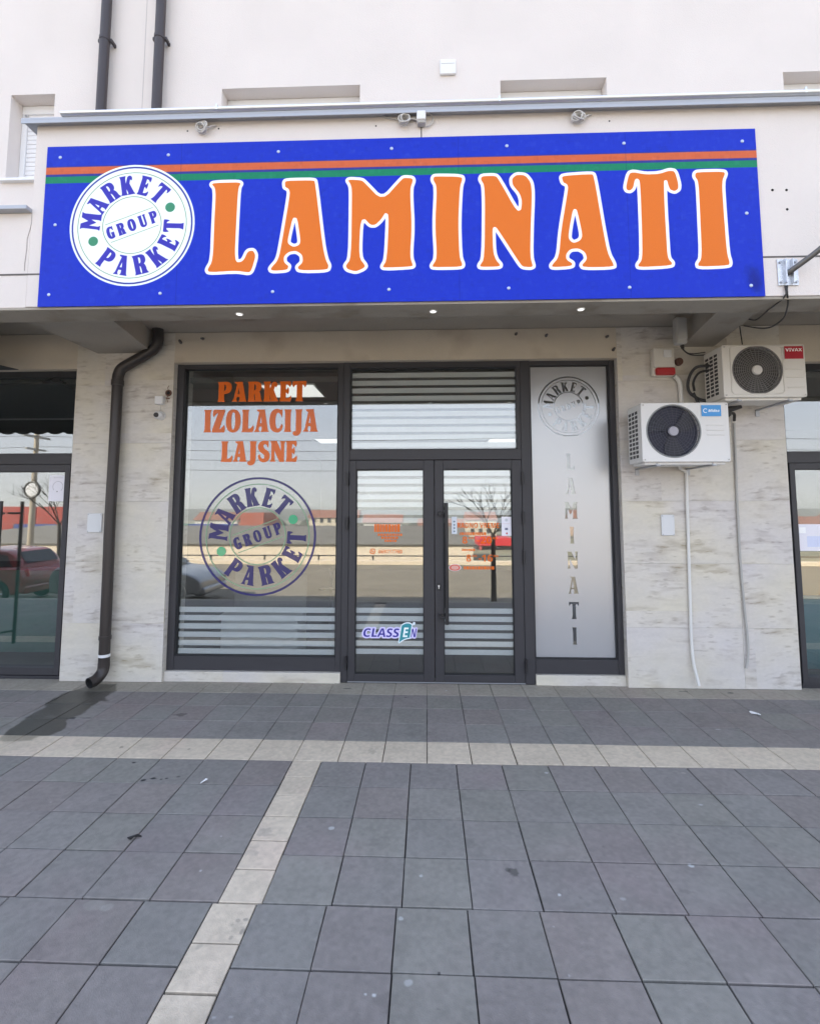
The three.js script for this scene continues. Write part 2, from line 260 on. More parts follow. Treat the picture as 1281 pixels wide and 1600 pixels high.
// ------------------------------------------------------------------ pavement: every slab in view is a part
{
  const X0 = -4.8, XW = 9.6, Z0 = -0.15, ZW = 4.2;
  const wet = [[-3.238, 0.061], [-2.999, 0.053], [-2.921, 0.193], [-2.904, 0.403], [-2.712, 0.519], [-2.874, 0.477], [-2.872, 0.75], [-2.883, 0.835], [-2.865, 0.895], [-2.806, 1.009], [-2.839, 1.119], [-2.906, 1.139], [-2.886, 1.224], [-2.958, 1.253], [-3.067, 1.257], [-3.119, 1.215], [-3.198, 1.059], [-3.246, 0.826], [-3.276, 0.632], [-3.329, 0.54], [-3.325, 0.315], [-3.263, 0.204]];
  const inside = (x, z) => { let c = false, d = 9; for (let i = 0, j = wet.length - 1; i < wet.length; j = i++) { const [xi, zi] = wet[i], [xj, zj] = wet[j]; if (zi > z !== zj > z && x < (xj - xi) * (z - zi) / (zj - zi) + xi) c = !c; const t = Math.max(0, Math.min(1, ((x - xi) * (xj - xi) + (z - zi) * (zj - zi)) / ((xj - xi) ** 2 + (zj - zi) ** 2))); d = Math.min(d, Math.hypot(x - xi - t * (xj - xi), z - zi - t * (zj - zi))); } return c ? d : -d; };
  // spots: x, z, radius across, radius along, how far towards the tone, tone
  const DK = [0.02, 0.02, 0.022], PALE = [0.52, 0.53, 0.53], spots = [
    [-1.96, 1.499, 0.017, 0.013, 1, DK], [-1.776, 1.708, 0.02, 0.015, 1, DK], [-1.728, 1.686, 0.028, 0.016, 1, DK], [-1.67, 1.692, 0.012, 0.008, 0.8, DK], [-1.642, 1.683, 0.012, 0.01, 0.8, DK], [-1.575, 1.659, 0.013, 0.01, 0.6, DK],
    [-2.023, 0.734, 0.055, 0.05, 0.6, [0.05, 0.045, 0.04]], [-2.08, 0.74, 0.04, 0.02, 0.4, [0.06, 0.05, 0.045]], [-2.175, 1.298, 0.014, 0.02, 0.5, [0.1, 0.09, 0.08]], [-1.682, 1.306, 0.014, 0.014, 0.5, [0.1, 0.09, 0.08]], [-2.88, 0.826, 0.05, 0.02, 0.8, DK], [-2.767, 0.822, 0.07, 0.016, 0.7, DK],
    [0.395, 2.415, 0.032, 0.034, 0.62, [0.035, 0.035, 0.033]], [0.372, 2.405, 0.018, 0.018, 0.5, [0.035, 0.035, 0.033]], [-0.033, 2.458, 0.013, 0.014, 0.55, PALE], [-0.114, 2.699, 0.01, 0.01, 0.5, PALE], [-0.512, 2.13, 0.016, 0.014, 0.6, PALE], [-0.072, 2.976, 0.02, 0.016, 0.4, PALE], [-0.19, 3.026, 0.008, 0.008, 0.8, PALE], [-0.22, 3.023, 0.005, 0.005, 0.8, PALE], [0.039, 2.936, 0.01, 0.01, 0.8, DK],
    [1.245, 2.348, 0.014, 0.012, 0.85, PALE], [0.573, 2.551, 0.009, 0.01, 0.8, PALE], [0.841, 2.564, 0.016, 0.012, 0.3, PALE], [0.759, 1.536, 0.014, 0.012, 0.5, PALE], [1.634, 1.509, 0.016, 0.012, 0.45, [0.4, 0.36, 0.32]], [1.554, 1.852, 0.024, 0.014, 0.5, PALE], [2.221, 0.863, 0.03, 0.014, 0.4, PALE], [2.778, 0.094, 0.03, 0.012, 0.9, DK],
    [-1.426, 2.675, 0.05, 0.035, 0.22, [0.36, 0.36, 0.32]], [-1.364, 2.684, 0.03, 0.022, 0.28, [0.4, 0.4, 0.36]], [-1.5, 2.76, 0.05, 0.09, 0.12, [0.34, 0.34, 0.3]], [-1.063, 2.461, 0.008, 0.008, 0.6, PALE], [-1.069, 2.218, 0.008, 0.008, 0.6, PALE],
    [-0.858, 2.177, 0.05, 0.035, 0.3, [0.2, 0.19, 0.18]], [-0.874, 2.336, 0.045, 0.03, 0.22, [0.2, 0.19, 0.18]], [-0.782, 2.73, 0.014, 0.014, 0.45, [0.14, 0.13, 0.12]], [-0.753, 2.724, 0.016, 0.012, 0.5, [0.14, 0.13, 0.12]], [-0.78, 2.812, 0.012, 0.012, 0.4, [0.14, 0.13, 0.12]], [-0.745, 2.781, 0.014, 0.02, 0.5, [0.14, 0.13, 0.12]], [-0.77, 2.76, 0.03, 0.03, 0.2, [0.14, 0.13, 0.12]], [-0.886, 2.854, 0.014, 0.02, 0.3, [0.2, 0.19, 0.17]],
    [2.4, 0.07, 0.13, 0.008, 0.8, DK], [-0.75, 0.1, 0.05, 0.01, 0.8, DK], [0.17, 0.12, 0.015, 0.01, 0.8, PALE], [-0.2, 0.3, 0.012, 0.012, 0.8, DK]];
  for (let i = 0; i < 120; i++) spots.push([rr(-4.4, 4.4), rr(0, 3.3), rr(0.003, 0.009), rr(0.003, 0.008), rr(0.1, 0.35), rnd() < 0.6 ? PALE : [0.07, 0.065, 0.06]]);
  for (let i = 0; i < 90; i++) spots.push([rr(-4, 4), rr(0.2, 3.3), rr(0.02, 0.07), rr(0.015, 0.06), rr(0.06, 0.2), rnd() < 0.4 ? [0.3, 0.29, 0.27] : [0.08, 0.075, 0.07]]);
  const bins = new Map(), key = (x, z) => Math.floor(x / 0.2) + ',' + Math.floor(z / 0.2);
  for (const s of spots) for (let a = -1; a <= 1; a++) for (let b = -1; b <= 1; b++) { const k = key(s[0] + a * 0.2, s[1] + b * 0.2); if (!bins.has(k)) bins.set(k, []); bins.get(k).push(s); }
  const R0 = 1.44, XR = -0.7135, XL = -0.9064;
  const cell = (x, z) => {                       // which slab: [kind, column, row]
    if (z > R0) {
      const row = Math.floor((z - R0) / 0.3), sh = z > R0 + 1.2 ? -0.021 : 0;
      if (x - sh > XL && x - sh < XR) return ['strip', 0, Math.floor((z - R0) / 0.2)];
      return ['grey', x > -0.8 ? Math.floor((x - sh - XR) / 0.3) : -1 - Math.floor((XL + sh - x) / 0.3), row];
    }
    const row = Math.ceil((R0 - z) / 0.3);
    return [row === 1 ? 'cream' : row === 5 ? 'pale' : row > 5 ? 'pale' : 'grey', Math.floor((x - XL) / 0.3), -row];
  };
  const TONES = [[0.172, 0.169, 0.186], [0.169, 0.164, 0.184], [0.176, 0.174, 0.188], [0.172, 0.163, 0.182], [0.176, 0.176, 0.187], [0.177, 0.165, 0.182], [0.169, 0.169, 0.185]];
  const rough = [];
  const W = 2048, H = 1024;
  const map = tex(W, H, (u, v, i, j) => {
    const x = X0 + u * XW, z = Z0 + v * ZW, [kind, c, r] = cell(x, z), h = hash(c, r, 5), h2 = hash(c, r, 17);
    let t = kind === 'cream' || kind === 'strip' ? [0.475, 0.425, 0.375] : kind === 'pale' ? [0.275, 0.262, 0.245] : TONES[Math.floor(h * 7)];
    const big = fbm(u * 10, v * 5, 1000, 4, 301), mid = fbm(u * 70, v * 33, 10000, 4, 311), fine = fbm(u * 480, v * 220, 100000, 2, 321);
    const k = (0.955 + 0.08 * (h2 - 0.5)) * (kind === 'grey' ? 1.22 : 1.13) * (1 + 0.22 * (big - 0.5) + 0.20 * (mid - 0.5) + 0.30 * (fine - 0.5));
    const blush = Math.max(0, fbm(u * 26, v * 12, 5000, 3, 331) - 0.52) * 0.28;
    let o = [t[0] * k * (1.05 + 0.35 * blush), t[1] * k * (1 - 0.3 * blush), t[2] * k * (kind === 'grey' ? 0.85 : 0.89)], ro = 0.82;
    const drip = 0.075 * (mid - 0.5) + 0.03 * (fine - 0.5), w = x < -2.5 && x > -3.6 && z < 1.5 ? inside(x, z) + drip : -1;
    if (w > -0.012) { const s = Math.min(1, (w + 0.012) / 0.014) * (0.86 + 0.4 * (big - 0.4)), f = kind === 'cream' ? 1 - 0.45 * s : 1 - 0.82 * s; o = [o[0] * f, o[1] * f, o[2] * (f - 0.03 * s)]; ro = 0.82 - 0.42 * s; }
    const near = bins.get(key(x, z));
    if (near) for (const [sx, sz, ax, az, amt, tone] of near) { const d = Math.hypot((x - sx) / ax, (z - sz) / az) * 1.35 + (mid - 0.5) * 1.3 + (fine - 0.5) * 0.9; if (d < 1.15) { const s = amt * Math.min(1, (1.15 - d) / 0.3); o = o.map((q, n) => q * (1 - s) + tone[n] * s); } }
    rough[j * W + i] = ro; return o;
  });
  map.wrapS = map.wrapT = THREE.MirroredRepeatWrapping;
  const rmap = tex(W, H, (u, v, i, j) => rough[j * W + i], false); rmap.wrapS = rmap.wrapT = THREE.MirroredRepeatWrapping;
  const bump = grain.clone(); bump.repeat.set(XW / 0.35, ZW / 0.35); bump.needsUpdate = true;
  const mat = std({ map, roughnessMap: rmap, roughness: 1, bumpMap: bump, bumpScale: 0.0016 });
  const slabGeo = (x0, x1, z0, z1) => {
    const b = z0 < 1.1 ? 0.0008 : z0 < 1.4 ? 0.0016 : 0.0016, j = z0 < 1.1 ? 0.0020 : 0.0026, g = plate(x0 + b + rr(0, j), x1 - b - rr(0, j), -z1 + b + 0.0010 + rr(0, j), -z0 - b - 0.0010 - rr(0, j), 0, 0.05, 0.0024);
    const cx = (x0 + x1) / 2, cz = (z0 + z1) / 2;
    g.translate(-cx, cz, 0).rotateX(-Math.PI / 2).rotateY(rr(-0.004, 0.004)).rotateX(rr(-0.004, 0.004)).rotateZ(rr(-0.004, 0.004)).translate(cx, rr(-0.0015, 0.0012), cz);
    const p = g.attributes.position, uv = new Float32Array(p.count * 2);
    for (let i = 0; i < p.count; i++) { uv[2 * i] = (p.getX(i) - X0) / XW; uv[2 * i + 1] = (p.getZ(i) - Z0) / ZW; }
    g.setAttribute('uv', new THREE.BufferAttribute(uv, 2)); return g;
  };
  const paving = struct(group('pavement'));
  obj('sand_bed', box(-40, 40, -0.06, -0.012, -0.1, 4.02), M.sand, paving);
  const rest = [];
  const lay = (name, x0, x1, z0, z1) => {
    const d = 4.89 - z0, half = 0.84 * d + 0.32, cx = (x0 + x1) / 2 + 0.05;
    const g = slabGeo(x0, x1, z0, z1);
    if (z0 < 3.15 && cx > -half && cx < half - 0.1) obj(name, g, mat, paving); else rest.push(g);
  };
  for (let r = 1; r <= 5; r++) for (let c = -30; c < 36; c++) lay(r === 1 ? 'cream_paving_slab' : 'paving_slab', XL + c * 0.3, XL + (c + 1) * 0.3, R0 - r * 0.3, R0 - (r - 1) * 0.3);
  for (let r = 0; r < 9; r++) {
    const sh = r >= 4 ? -0.021 : 0, z0 = R0 + r * 0.3, z1 = Math.min(4.018, z0 + 0.3);
    if (z0 > 3.95) continue;
    for (let c = 0; c < 34; c++) { lay('paving_slab', XR + sh + c * 0.3, XR + sh + (c + 1) * 0.3, z0, z1); if (c < 29) lay('paving_slab', XL + sh - (c + 1) * 0.3, XL + sh - c * 0.3, z0, z1); }
  }
  for (let r = 0; r < 12; r++) { const sh = r >= 6 ? -0.021 : 0; lay('cream_paving_slab', XL + sh, XR + sh, R0 + r * 0.2, R0 + (r + 1) * 0.2); }
  const far = obj('outer_paving', rest, mat, paving); far.userData.kind = 'stuff';
}

// ------------------------------------------------------------------ the building
const shop = tag(group('shop_building'), 'cream plastered building with a canopy, stone pillars and dark aluminium shopfronts', 'building');
{
  const W0 = [[-4.52, -4.03], [-2.19, -0.70], [0.785, 1.89], [3.69, 5.1], [-7.3, -5.8], [6.7, 7.9]], YS = 5.2, YH = 6.19;
  const face = new THREE.Shape(); face.moveTo(-30, 3.79); face.lineTo(10, 3.79); face.lineTo(10, 8.2); face.lineTo(-30, 8.2); face.closePath();
  for (const [a, b] of W0) { const h = new THREE.Path(); h.moveTo(a, YS); h.lineTo(a, YH); h.lineTo(b, YH); h.lineTo(b, YS); h.closePath(); face.holes.push(h); }
  obj('upper_wall', metric(extr(face, 0.34).translate(0, 0, -0.34)), M.plaster, shop);
  obj('wall_joint', [box(-3.06, -3.052, 4.6, 8.2, -0.02, 0.0015)], std({ color: rgb(0.5, 0.46, 0.45), roughness: 0.9 }), shop);
  W0.forEach(([a, b], i) => {
    const w = group('upper_window', shop);
    obj('frame', [box(a + 0.002, a + 0.06, YS + 0.01, YH - 0.1, -0.22, -0.155, 0.004), box(b - 0.06, b - 0.002, YS + 0.01, YH - 0.1, -0.22, -0.155, 0.004), box(a + 0.002, b - 0.002, YH - 0.1, YH - 0.002, -0.25, -0.15, 0.006)], M.whitePlastic, w);
    const sl = []; for (let y = YS + 0.03; y < YH - 0.11; y += 0.052) sl.push(box(a + 0.06, b - 0.06, y, y + 0.0495, -0.2, -0.172, 0.008));
    obj('roller_shutter', sl, M.shutter, w);
    obj('sill', [box(a - 0.04, b + 0.04, YS - 0.028, YS + 0.006, -0.16, 0.05, 0.006)], M.whitePlastic, w);
    for (const q of [a + 0.05, b - 0.05]) obj('screw', new THREE.CylinderGeometry(0.012, 0.012, 0.012, 8).rotateX(Math.PI / 2).translate(q, YH - 0.12, -0.15), M.zincDull, w);
  });
  // shell behind the front: side walls, back wall, roof, floors, partitions
  obj('side_wall', [box(-30.3, -30.002, -0.06, 8.2, -10, 0)], M.plaster, shop);
  obj('side_wall', [box(10.002, 10.3, -0.06, 8.2, -10, 0)], M.plaster, shop);
  obj('back_wall', [box(-30, 10, -0.06, 8.2, -10.3, -9.998)], M.plaster, shop);
  obj('roof', [box(-30.5, 10.5, 8.202, 8.45, -10.5, 0.12, 0.02)], M.plaster, shop);
  obj('floor', [box(-30, 10, -0.055, 0.004, -9.996, -0.32)], M.roomFloor, shop);
  obj('ceiling', [box(-30, 10, 3.06, 3.12, -9.996, -0.352)], M.roomCeil, shop);
  obj('floor_slab', [box(-30, 10, 3.51, 3.785, -9.996, 0.0)], M.concrete, shop);
  obj('partition_wall', [box(-3.2, -3.0, 0.006, 3.058, -9.99, -0.42)], M.roomWall, shop);
  obj('partition_wall', [box(2.55, 2.75, 0.006, 3.058, -9.99, -0.42)], M.roomWall, shop);
  obj('partition_wall', [box(-3, 2.55, 0.006, 3.058, -9.2, -9.0)], M.roomWall, shop);
  obj('partition_wall', [box(-12, -3.202, 0.006, 3.058, -4.2, -4.0)], M.roomWall, shop);
  obj('partition_wall', [box(2.752, 9.9, 0.006, 3.058, -4.2, -4.0)], M.roomWall, shop);

  // lintel walls between the pillars
  obj('lintel_wall', [box(-2.592, 1.893, 3.186, 3.498, -0.35, -0.004)], M.beige, shop);
  obj('lintel_wall', [box(-30, -3.613, 3.13, 3.498, -0.35, -0.004)], M.beige, shop);
  obj('lintel_wall', [box(3.484, 10, 3.13, 3.498, -0.35, -0.004)], M.beige, shop);
  // pillars clad in stone slabs
  const joints = [0.002, 0.56, 1.16, 1.76, 2.352, 2.95, 3.497];
  const pillar = (cols, x0, x1) => {
    const p = group('pillar', shop);
    obj('core', [box(x0 + 0.001, x1 - 0.001, -0.05, 3.498, -0.42, -0.0205)], M.stone, p);
    for (let c = 0; c + 1 < cols.length; c++) for (let r = 0; r + 1 < joints.length; r++) {
      const g = plate(cols[c] + (c ? 0.001 : 0), cols[c + 1] - (c + 2 < cols.length ? 0.001 : 0), joints[r] + 0.0006, joints[r + 1] - 0.0006, rr(-0.001, 0.001), 0.019, 0.001);
      obj('stone_slab', metric(g, rr(0, 2), rr(0, 2)), M.stone, p);
    }
    return p;
  };
  pillar([-3.612, -2.59], -3.612, -2.59);
  pillar([1.893, 2.972, 3.482], 1.893, 3.482);
  pillar([-7.2, -6.2], -7.2, -6.2);
  pillar([6.1, 7.1], 6.1, 7.1);
  obj('plinth', [box(-2.589, -0.85, -0.02, 0.094, -0.3, -0.035, 0.003)], M.stone, shop);
  obj('plinth', [box(1.04, 1.892, -0.02, 0.094, -0.3, -0.045, 0.003)], M.stone, shop);

  // canopy
  const skew = (a, b, c, d, y0, y1, z0, z1) => { const s = new THREE.Shape(); s.moveTo(a, -z0); s.lineTo(b, -z0); s.lineTo(d, -z1); s.lineTo(c, -z1); s.closePath(); return metric(extr(s, y1 - y0).rotateX(-Math.PI / 2).translate(0, y0, 0)); };
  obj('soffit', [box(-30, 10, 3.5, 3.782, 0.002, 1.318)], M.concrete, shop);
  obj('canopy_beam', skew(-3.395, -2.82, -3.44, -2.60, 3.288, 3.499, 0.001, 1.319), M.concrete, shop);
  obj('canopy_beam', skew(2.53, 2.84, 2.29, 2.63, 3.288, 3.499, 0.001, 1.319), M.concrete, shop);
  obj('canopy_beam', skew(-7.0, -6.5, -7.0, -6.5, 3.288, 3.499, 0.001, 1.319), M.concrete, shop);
  obj('canopy_fascia', [box(-2.872, 10, 3.13, 4.512, 1.32, 1.55, 0.004)], M.plaster, shop);
  obj('canopy_fascia', [box(-30, -2.8725, 3.125, 3.838, 1.32, 1.5485, 0.004)], M.plaster, shop);
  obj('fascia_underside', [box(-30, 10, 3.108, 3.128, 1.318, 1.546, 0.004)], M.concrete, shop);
  obj('canopy_end_wall', [box(-2.872, -2.65, 3.784, 4.511, 0.003, 1.3195)], M.plaster, shop);
  obj('plaster_joint', [box(-30, -2.775, 3.366, 3.378, 1.5, 1.5515)], M.groove, shop);
  obj('plaster_joint', [box(2.298, 10, 3.400, 3.412, 1.5, 1.5515)], M.groove, shop);
  obj('plaster_joint', [box(-0.037, -0.029, 4.33, 4.5, 1.5, 1.5515)], M.groove, shop);
  const crackM = std({ color: rgb(0.40, 0.36, 0.34), roughness: 0.95 });
  obj('crack', [tube([[-2.868, 3.84, 1.55], [-2.866, 3.76, 1.55], [-2.878, 3.70, 1.55], [-2.892, 3.64, 1.55], [-2.89, 3.56, 1.55], [-2.898, 3.46, 1.55], [-2.897, 3.40, 1.55]], 0.0026, 30, 5, 0)], crackM, shop);
  for (const [x, y] of [[2.396, 3.888], [2.491, 3.886], [2.487, 3.746]]) obj('drill_hole', new THREE.CylinderGeometry(0.009, 0.009, 0.01, 10).rotateX(Math.PI / 2).translate(x, y, 1.5465), M.darkHole, shop);
  for (const [x, y] of [[-1.74, 4.44], [-1.51, 4.452], [-0.36, 4.44], [1.3, 4.43]]) obj('drill_hole', new THREE.CylinderGeometry(0.006, 0.006, 0.01, 8).rotateX(Math.PI / 2).translate(x, y, 1.5465), M.darkHole, shop);
  obj('coping', [box(-2.945, 10, 4.508, 4.526, 1.15, 1.612, 0.003), box(-2.945, 10, 4.484, 4.512, 1.604, 1.611, 0.002)], M.zincDull, shop);
  {
    const s = new THREE.Shape(); s.moveTo(0, 0); s.lineTo(0.13, 0); s.quadraticCurveTo(0.17, 0.003, 0.165, 0.024); s.quadraticCurveTo(0.15, 0.046, 0.10, 0.046); s.lineTo(0, 0.04); s.closePath();
    obj('edge_flashing', [extr(s, 12.64, 8).rotateY(-Math.PI / 2).scale(1, 1, 1).translate(10, 4.526, 1.47)], M.zinc, shop);
    obj('flashing_joint', [-1.5, 0.51, 2.6, 4.6].map((x) => box(x, x + 0.012, 4.530, 4.575, 1.5, 1.637, 0.004)), M.zinc, shop);
  }
  obj('coping', [box(-30, -2.868, 3.836, 3.866, 1.15, 1.605, 0.004)], M.zincDull, shop);
  // lintel wall marks: plugs and stubs left in the plaster
  for (const [x, y] of [[-2.53, 3.40], [-2.3, 3.43], [1.2, 3.42], [1.80, 3.40], [1.86, 3.27], [0.9, 3.44]]) obj('plug', new THREE.CylinderGeometry(0.012, 0.016, 0.05, 7).rotateX(Math.PI / 2 + rr(-0.4, 0.4)).translate(x, y, 0.01), M.groove, shop);
}
// ------------------------------------------------------------------ shopfront glazing
const ZP = -0.12, ZD = -0.0865;                 // outer faces of the window panes and of the door panes
const vinyl = (shapes, z) => shapes.map((s) => extr(s, 0.0008, 6).translate(0, 0, z));
const VO = 0.0006;                              // cut vinyl sits on the outer face of the glass
{
  const w = group('shop_window', shop);
  const L = -2.517, Rt = -0.905, T = 3.143, B = 0.228;
  obj('frame', [box(-2.59, L, 0.095, 3.185, -0.18, -0.075, 0.004)], M.frame, w);
  obj('frame', [box(Rt, -0.852, 0.095, 3.185, -0.18, -0.075, 0.004)], M.frame, w);
  obj('frame', [box(L, Rt, T, 3.185, -0.18, -0.078, 0.004)], M.frame, w);
  obj('frame', [box(L, Rt, 0.096, B, -0.18, -0.078, 0.004)], M.frame, w);
  obj('glazing_bead', [box(L, L + 0.012, B, T, -0.118, -0.09), box(Rt - 0.012, Rt, B, T, -0.118, -0.09), box(L + 0.012, Rt - 0.012, T - 0.012, T, -0.118, -0.09), box(L + 0.012, Rt - 0.012, B, B + 0.012, -0.118, -0.09)], M.gasket, w);
  obj('pane', box(L - 0.01, Rt + 0.01, B - 0.01, T + 0.01, ZP - 0.006, ZP), M.glass, w);
  const zi = ZP - 0.0085;
  for (let i = 0; i < 6; i++) obj('film_stripe', box(L + 0.015, Rt - 0.008, 0.648 - i * 0.0815, 0.70 - i * 0.0815, zi, zi + 0.001), M.film, w);
  for (const [str, a, b, y, h] of [['PARKET', -2.187, -1.242, 2.796, 0.213], ['IZOLACIJA', -2.322, -1.122, 2.477, 0.236], ['LAJSNE', -2.132, -1.330, 2.168, 0.214]]) for (const q of lineShapes(str, a + 0.006, b - 0.006, y + 0.005, h - 0.01)) obj('letter', new THREE.ExtrudeGeometry(q, { depth: 0.0004, bevelEnabled: true, bevelThickness: 0.0002, bevelSize: 0.0065, bevelSegments: 1, curveSegments: 6 }).translate(0, 0, ZP + VO), M.orangeVinyl, w);
  const pl = (x, y) => [-1.722 + x * 0.604, 1.41 + y * 0.604];
  for (const q of badgeLetters(pl)) obj('badge_letter', new THREE.ExtrudeGeometry(q, { depth: 0.0004, bevelEnabled: true, bevelThickness: 0.0002, bevelSize: 0.004, bevelSegments: 1, curveSegments: 6 }).translate(0, 0, ZP + VO), M.blueVinyl, w);
  obj('badge_ring', vinyl([ringShape(pl, 0.975, 0.036)], ZP + VO), M.blueVinyl, w);
  obj('badge_ring', vinyl([ringShape(pl, 0.875, 0.017)], ZP + VO), M.thinGreen, w);
  obj('badge_ring', vinyl([ringShape(pl, 0.475, 0.017)], ZP + VO), M.thinGreen, w);
  for (const [a, b] of badgeLines()) obj('badge_line', vinyl([barShape(pl, a, b, 0.014)], ZP + VO), M.thinGreen, w);
  for (const [x, y] of DOTS) obj('badge_dot', vinyl([discShape(pl, x, y, 0.078)], ZP + VO), M.greenVinyl, w);
}
{
  const w = group('frosted_window', shop, 'frosted shop window with a clear badge and clear vertical lettering');
  const L = 1.045, Rt = 1.836, T = 3.143, B = 0.232;
  obj('frame', [box(1.04, L, 0.095, 3.185, -0.18, -0.077, 0.002)], M.frame, w);
  obj('frame', [box(Rt, 1.891, 0.095, 3.185, -0.18, -0.075, 0.004)], M.frame, w);
  obj('frame', [box(L, Rt, T, 3.185, -0.18, -0.078, 0.004)], M.frame, w);
  obj('frame', [box(L, Rt, 0.096, B, -0.18, -0.078, 0.004)], M.frame, w);
  obj('glazing_bead', [box(L, L + 0.008, B, T, -0.117, -0.09), box(Rt - 0.012, Rt, B, T, -0.117, -0.09), box(L + 0.008, Rt - 0.012, T - 0.012, T, -0.117, -0.09), box(L + 0.008, Rt - 0.012, B, B + 0.012, -0.117, -0.09)], M.gasket, w);
  obj('pane', box(L - 0.004, Rt + 0.01, B - 0.01, T + 0.01, ZP - 0.006, ZP), M.glass, w);
  // the film: a sheet with the badge and the letters cut out of it
  const pl = (x, y) => [1.437 + x * 0.310, 2.722 + y * 0.310], C = (s) => [s.holes, s][0];
  const sheet = new THREE.Shape(); [[L + 0.004, B + 0.004], [Rt - 0.004, B + 0.004], [Rt - 0.004, T - 0.004], [L + 0.004, T - 0.004]].forEach((q, i) => (i ? sheet.lineTo(...q) : sheet.moveTo(...q))); sheet.closePath();
  const shapes = [sheet], asPath = (s) => new THREE.Path(s.getPoints(6)), asShape = (h) => new THREE.Shape(h.getPoints(6));
  sheet.holes.push(discShape(pl, 0, 0, 1, 64, new THREE.Path()));
  [...'LAMINATI'].forEach((c, i) => {
    const wd = GLYPH[c][0] * 0.00152, s = glyphShape(c, (x, y) => [1.436 - wd / 2 + x * 0.00152, 2.075 - i * 0.2445 + y * 0.00165]);
    sheet.holes.push(asPath(s)); for (const h of s.holes) shapes.push(asShape(h));
  });
  const lets = badgeLetters(pl), outer = lets.slice(0, 12), inner = lets.slice(12);
  shapes.push(ringShape(pl, 0.925, 0.07));
  const an = discShape(pl, 0, 0, 0.872, 64); an.holes.push(discShape(pl, 0, 0, 0.49, 48, new THREE.Path()));
  for (const s of outer) { an.holes.push(asPath(s)); for (const h of s.holes) shapes.push(asShape(h)); }
  for (const [x, y] of DOTS) an.holes.push(discShape(pl, x, y, 0.06, 16, new THREE.Path()));
  const di = discShape(pl, 0, 0, 0.462, 48);
  for (const s of inner) { di.holes.push(asPath(s)); for (const h of s.holes) shapes.push(asShape(h)); }
  shapes.push(an, di);
  obj('frosted_film', shapes.map((s) => new THREE.ShapeGeometry(s, 6).translate(0, 0, ZP + 0.002)), M.frost, w);
}
{
  const d = group('door_frame', shop);
  obj('jamb', [box(-0.850, -0.783, 0, 3.185, -0.19, -0.062, 0.005)], M.frame, d);
  obj('jamb', [box(0.942, 1.038, 0, 3.185, -0.19, -0.062, 0.005)], M.frame, d);
  obj('head', [box(-0.783, 0.942, 3.13, 3.185, -0.19, -0.064, 0.005)], M.frame, d);
  obj('transom_bar', [box(-0.783, 0.942, 2.178, 2.282, -0.19, -0.064, 0.005)], M.frame, d);
  obj('transom_side', [box(0.906, 0.942, 2.282, 3.13, -0.19, -0.068, 0.004)], M.frame, d);
  obj('threshold', [box(-0.783, 0.942, 0.001, 0.011, -0.19, -0.06, 0.003)], M.zincDull, d);
  obj('glazing_bead', [box(-0.783, -0.773, 2.282, 3.13, -0.118, -0.08), box(-0.773, 0.906, 3.12, 3.13, -0.118, -0.08), box(-0.773, 0.906, 2.282, 2.29, -0.118, -0.08)], M.gasket, d);
  obj('transom_pane', box(-0.78, 0.91, 2.276, 3.135, ZP - 0.006, ZP), M.glass, d);
  for (let i = 0; i < 10; i++) obj('film_stripe', box(-0.772, 0.904, 3.038 - i * 0.081, 3.090 - i * 0.081, ZP - 0.0085, ZP - 0.0075), M.film, d);
  const hinge = (x, y) => obj('hinge', [cyl(V3(x, y - 0.065, -0.035), V3(x, y + 0.065, -0.035), 0.0125), box(x - 0.011, x + 0.011, y - 0.062, y + 0.062, -0.064, -0.036, 0.003)], M.black, d);
  for (const y of [1.985, 1.54, 0.19]) hinge(-0.795, y);
  for (const y of [1.985, 1.595, 1.215, 0.18]) hinge(0.944, y);
}
function leaf(label, x0, x1, gx0, gx1) {
  const d = group('door_leaf', shop, label), B = 0.082, T = 2.082;
  obj('stile', [box(x0, gx0, 0.014, 2.172, -0.14, -0.052, 0.005)], M.frame, d);
  obj('stile', [box(gx1, x1, 0.014, 2.172, -0.14, -0.052, 0.005)], M.frame, d);
  obj('rail', [box(gx0, gx1, T, 2.172, -0.138, -0.0535, 0.004)], M.frame, d);
  obj('rail', [box(gx0, gx1, 0.014, B, -0.138, -0.0535, 0.004)], M.frame, d);
  obj('glazing_bead', [box(gx0, gx0 + 0.008, B, T, -0.084, -0.066), box(gx1 - 0.008, gx1, B, T, -0.084, -0.066), box(gx0 + 0.008, gx1 - 0.008, T - 0.008, T, -0.084, -0.066), box(gx0 + 0.008, gx1 - 0.008, B, B + 0.008, -0.084, -0.066)], M.gasket, d);
  obj('pane', box(gx0 - 0.006, gx1 + 0.006, B - 0.006, T + 0.006, ZD - 0.006, ZD), M.glass, d);
  const zi = ZD - 0.0085;
  for (let i = 0; i < 6; i++) obj('film_stripe', box(gx0 + 0.004, gx1 - 0.004, 0.659 - i * 0.0792, 0.709 - i * 0.0792, zi, zi + 0.001), M.film, d);
  for (let i = 0; i < 7; i++) obj('film_stripe', box(gx0 + 0.004, gx1 - 0.004, 2.016 - i * 0.0785, 2.066 - i * 0.0785, zi, zi + 0.001), M.film, d);
  return [d, zi];
}
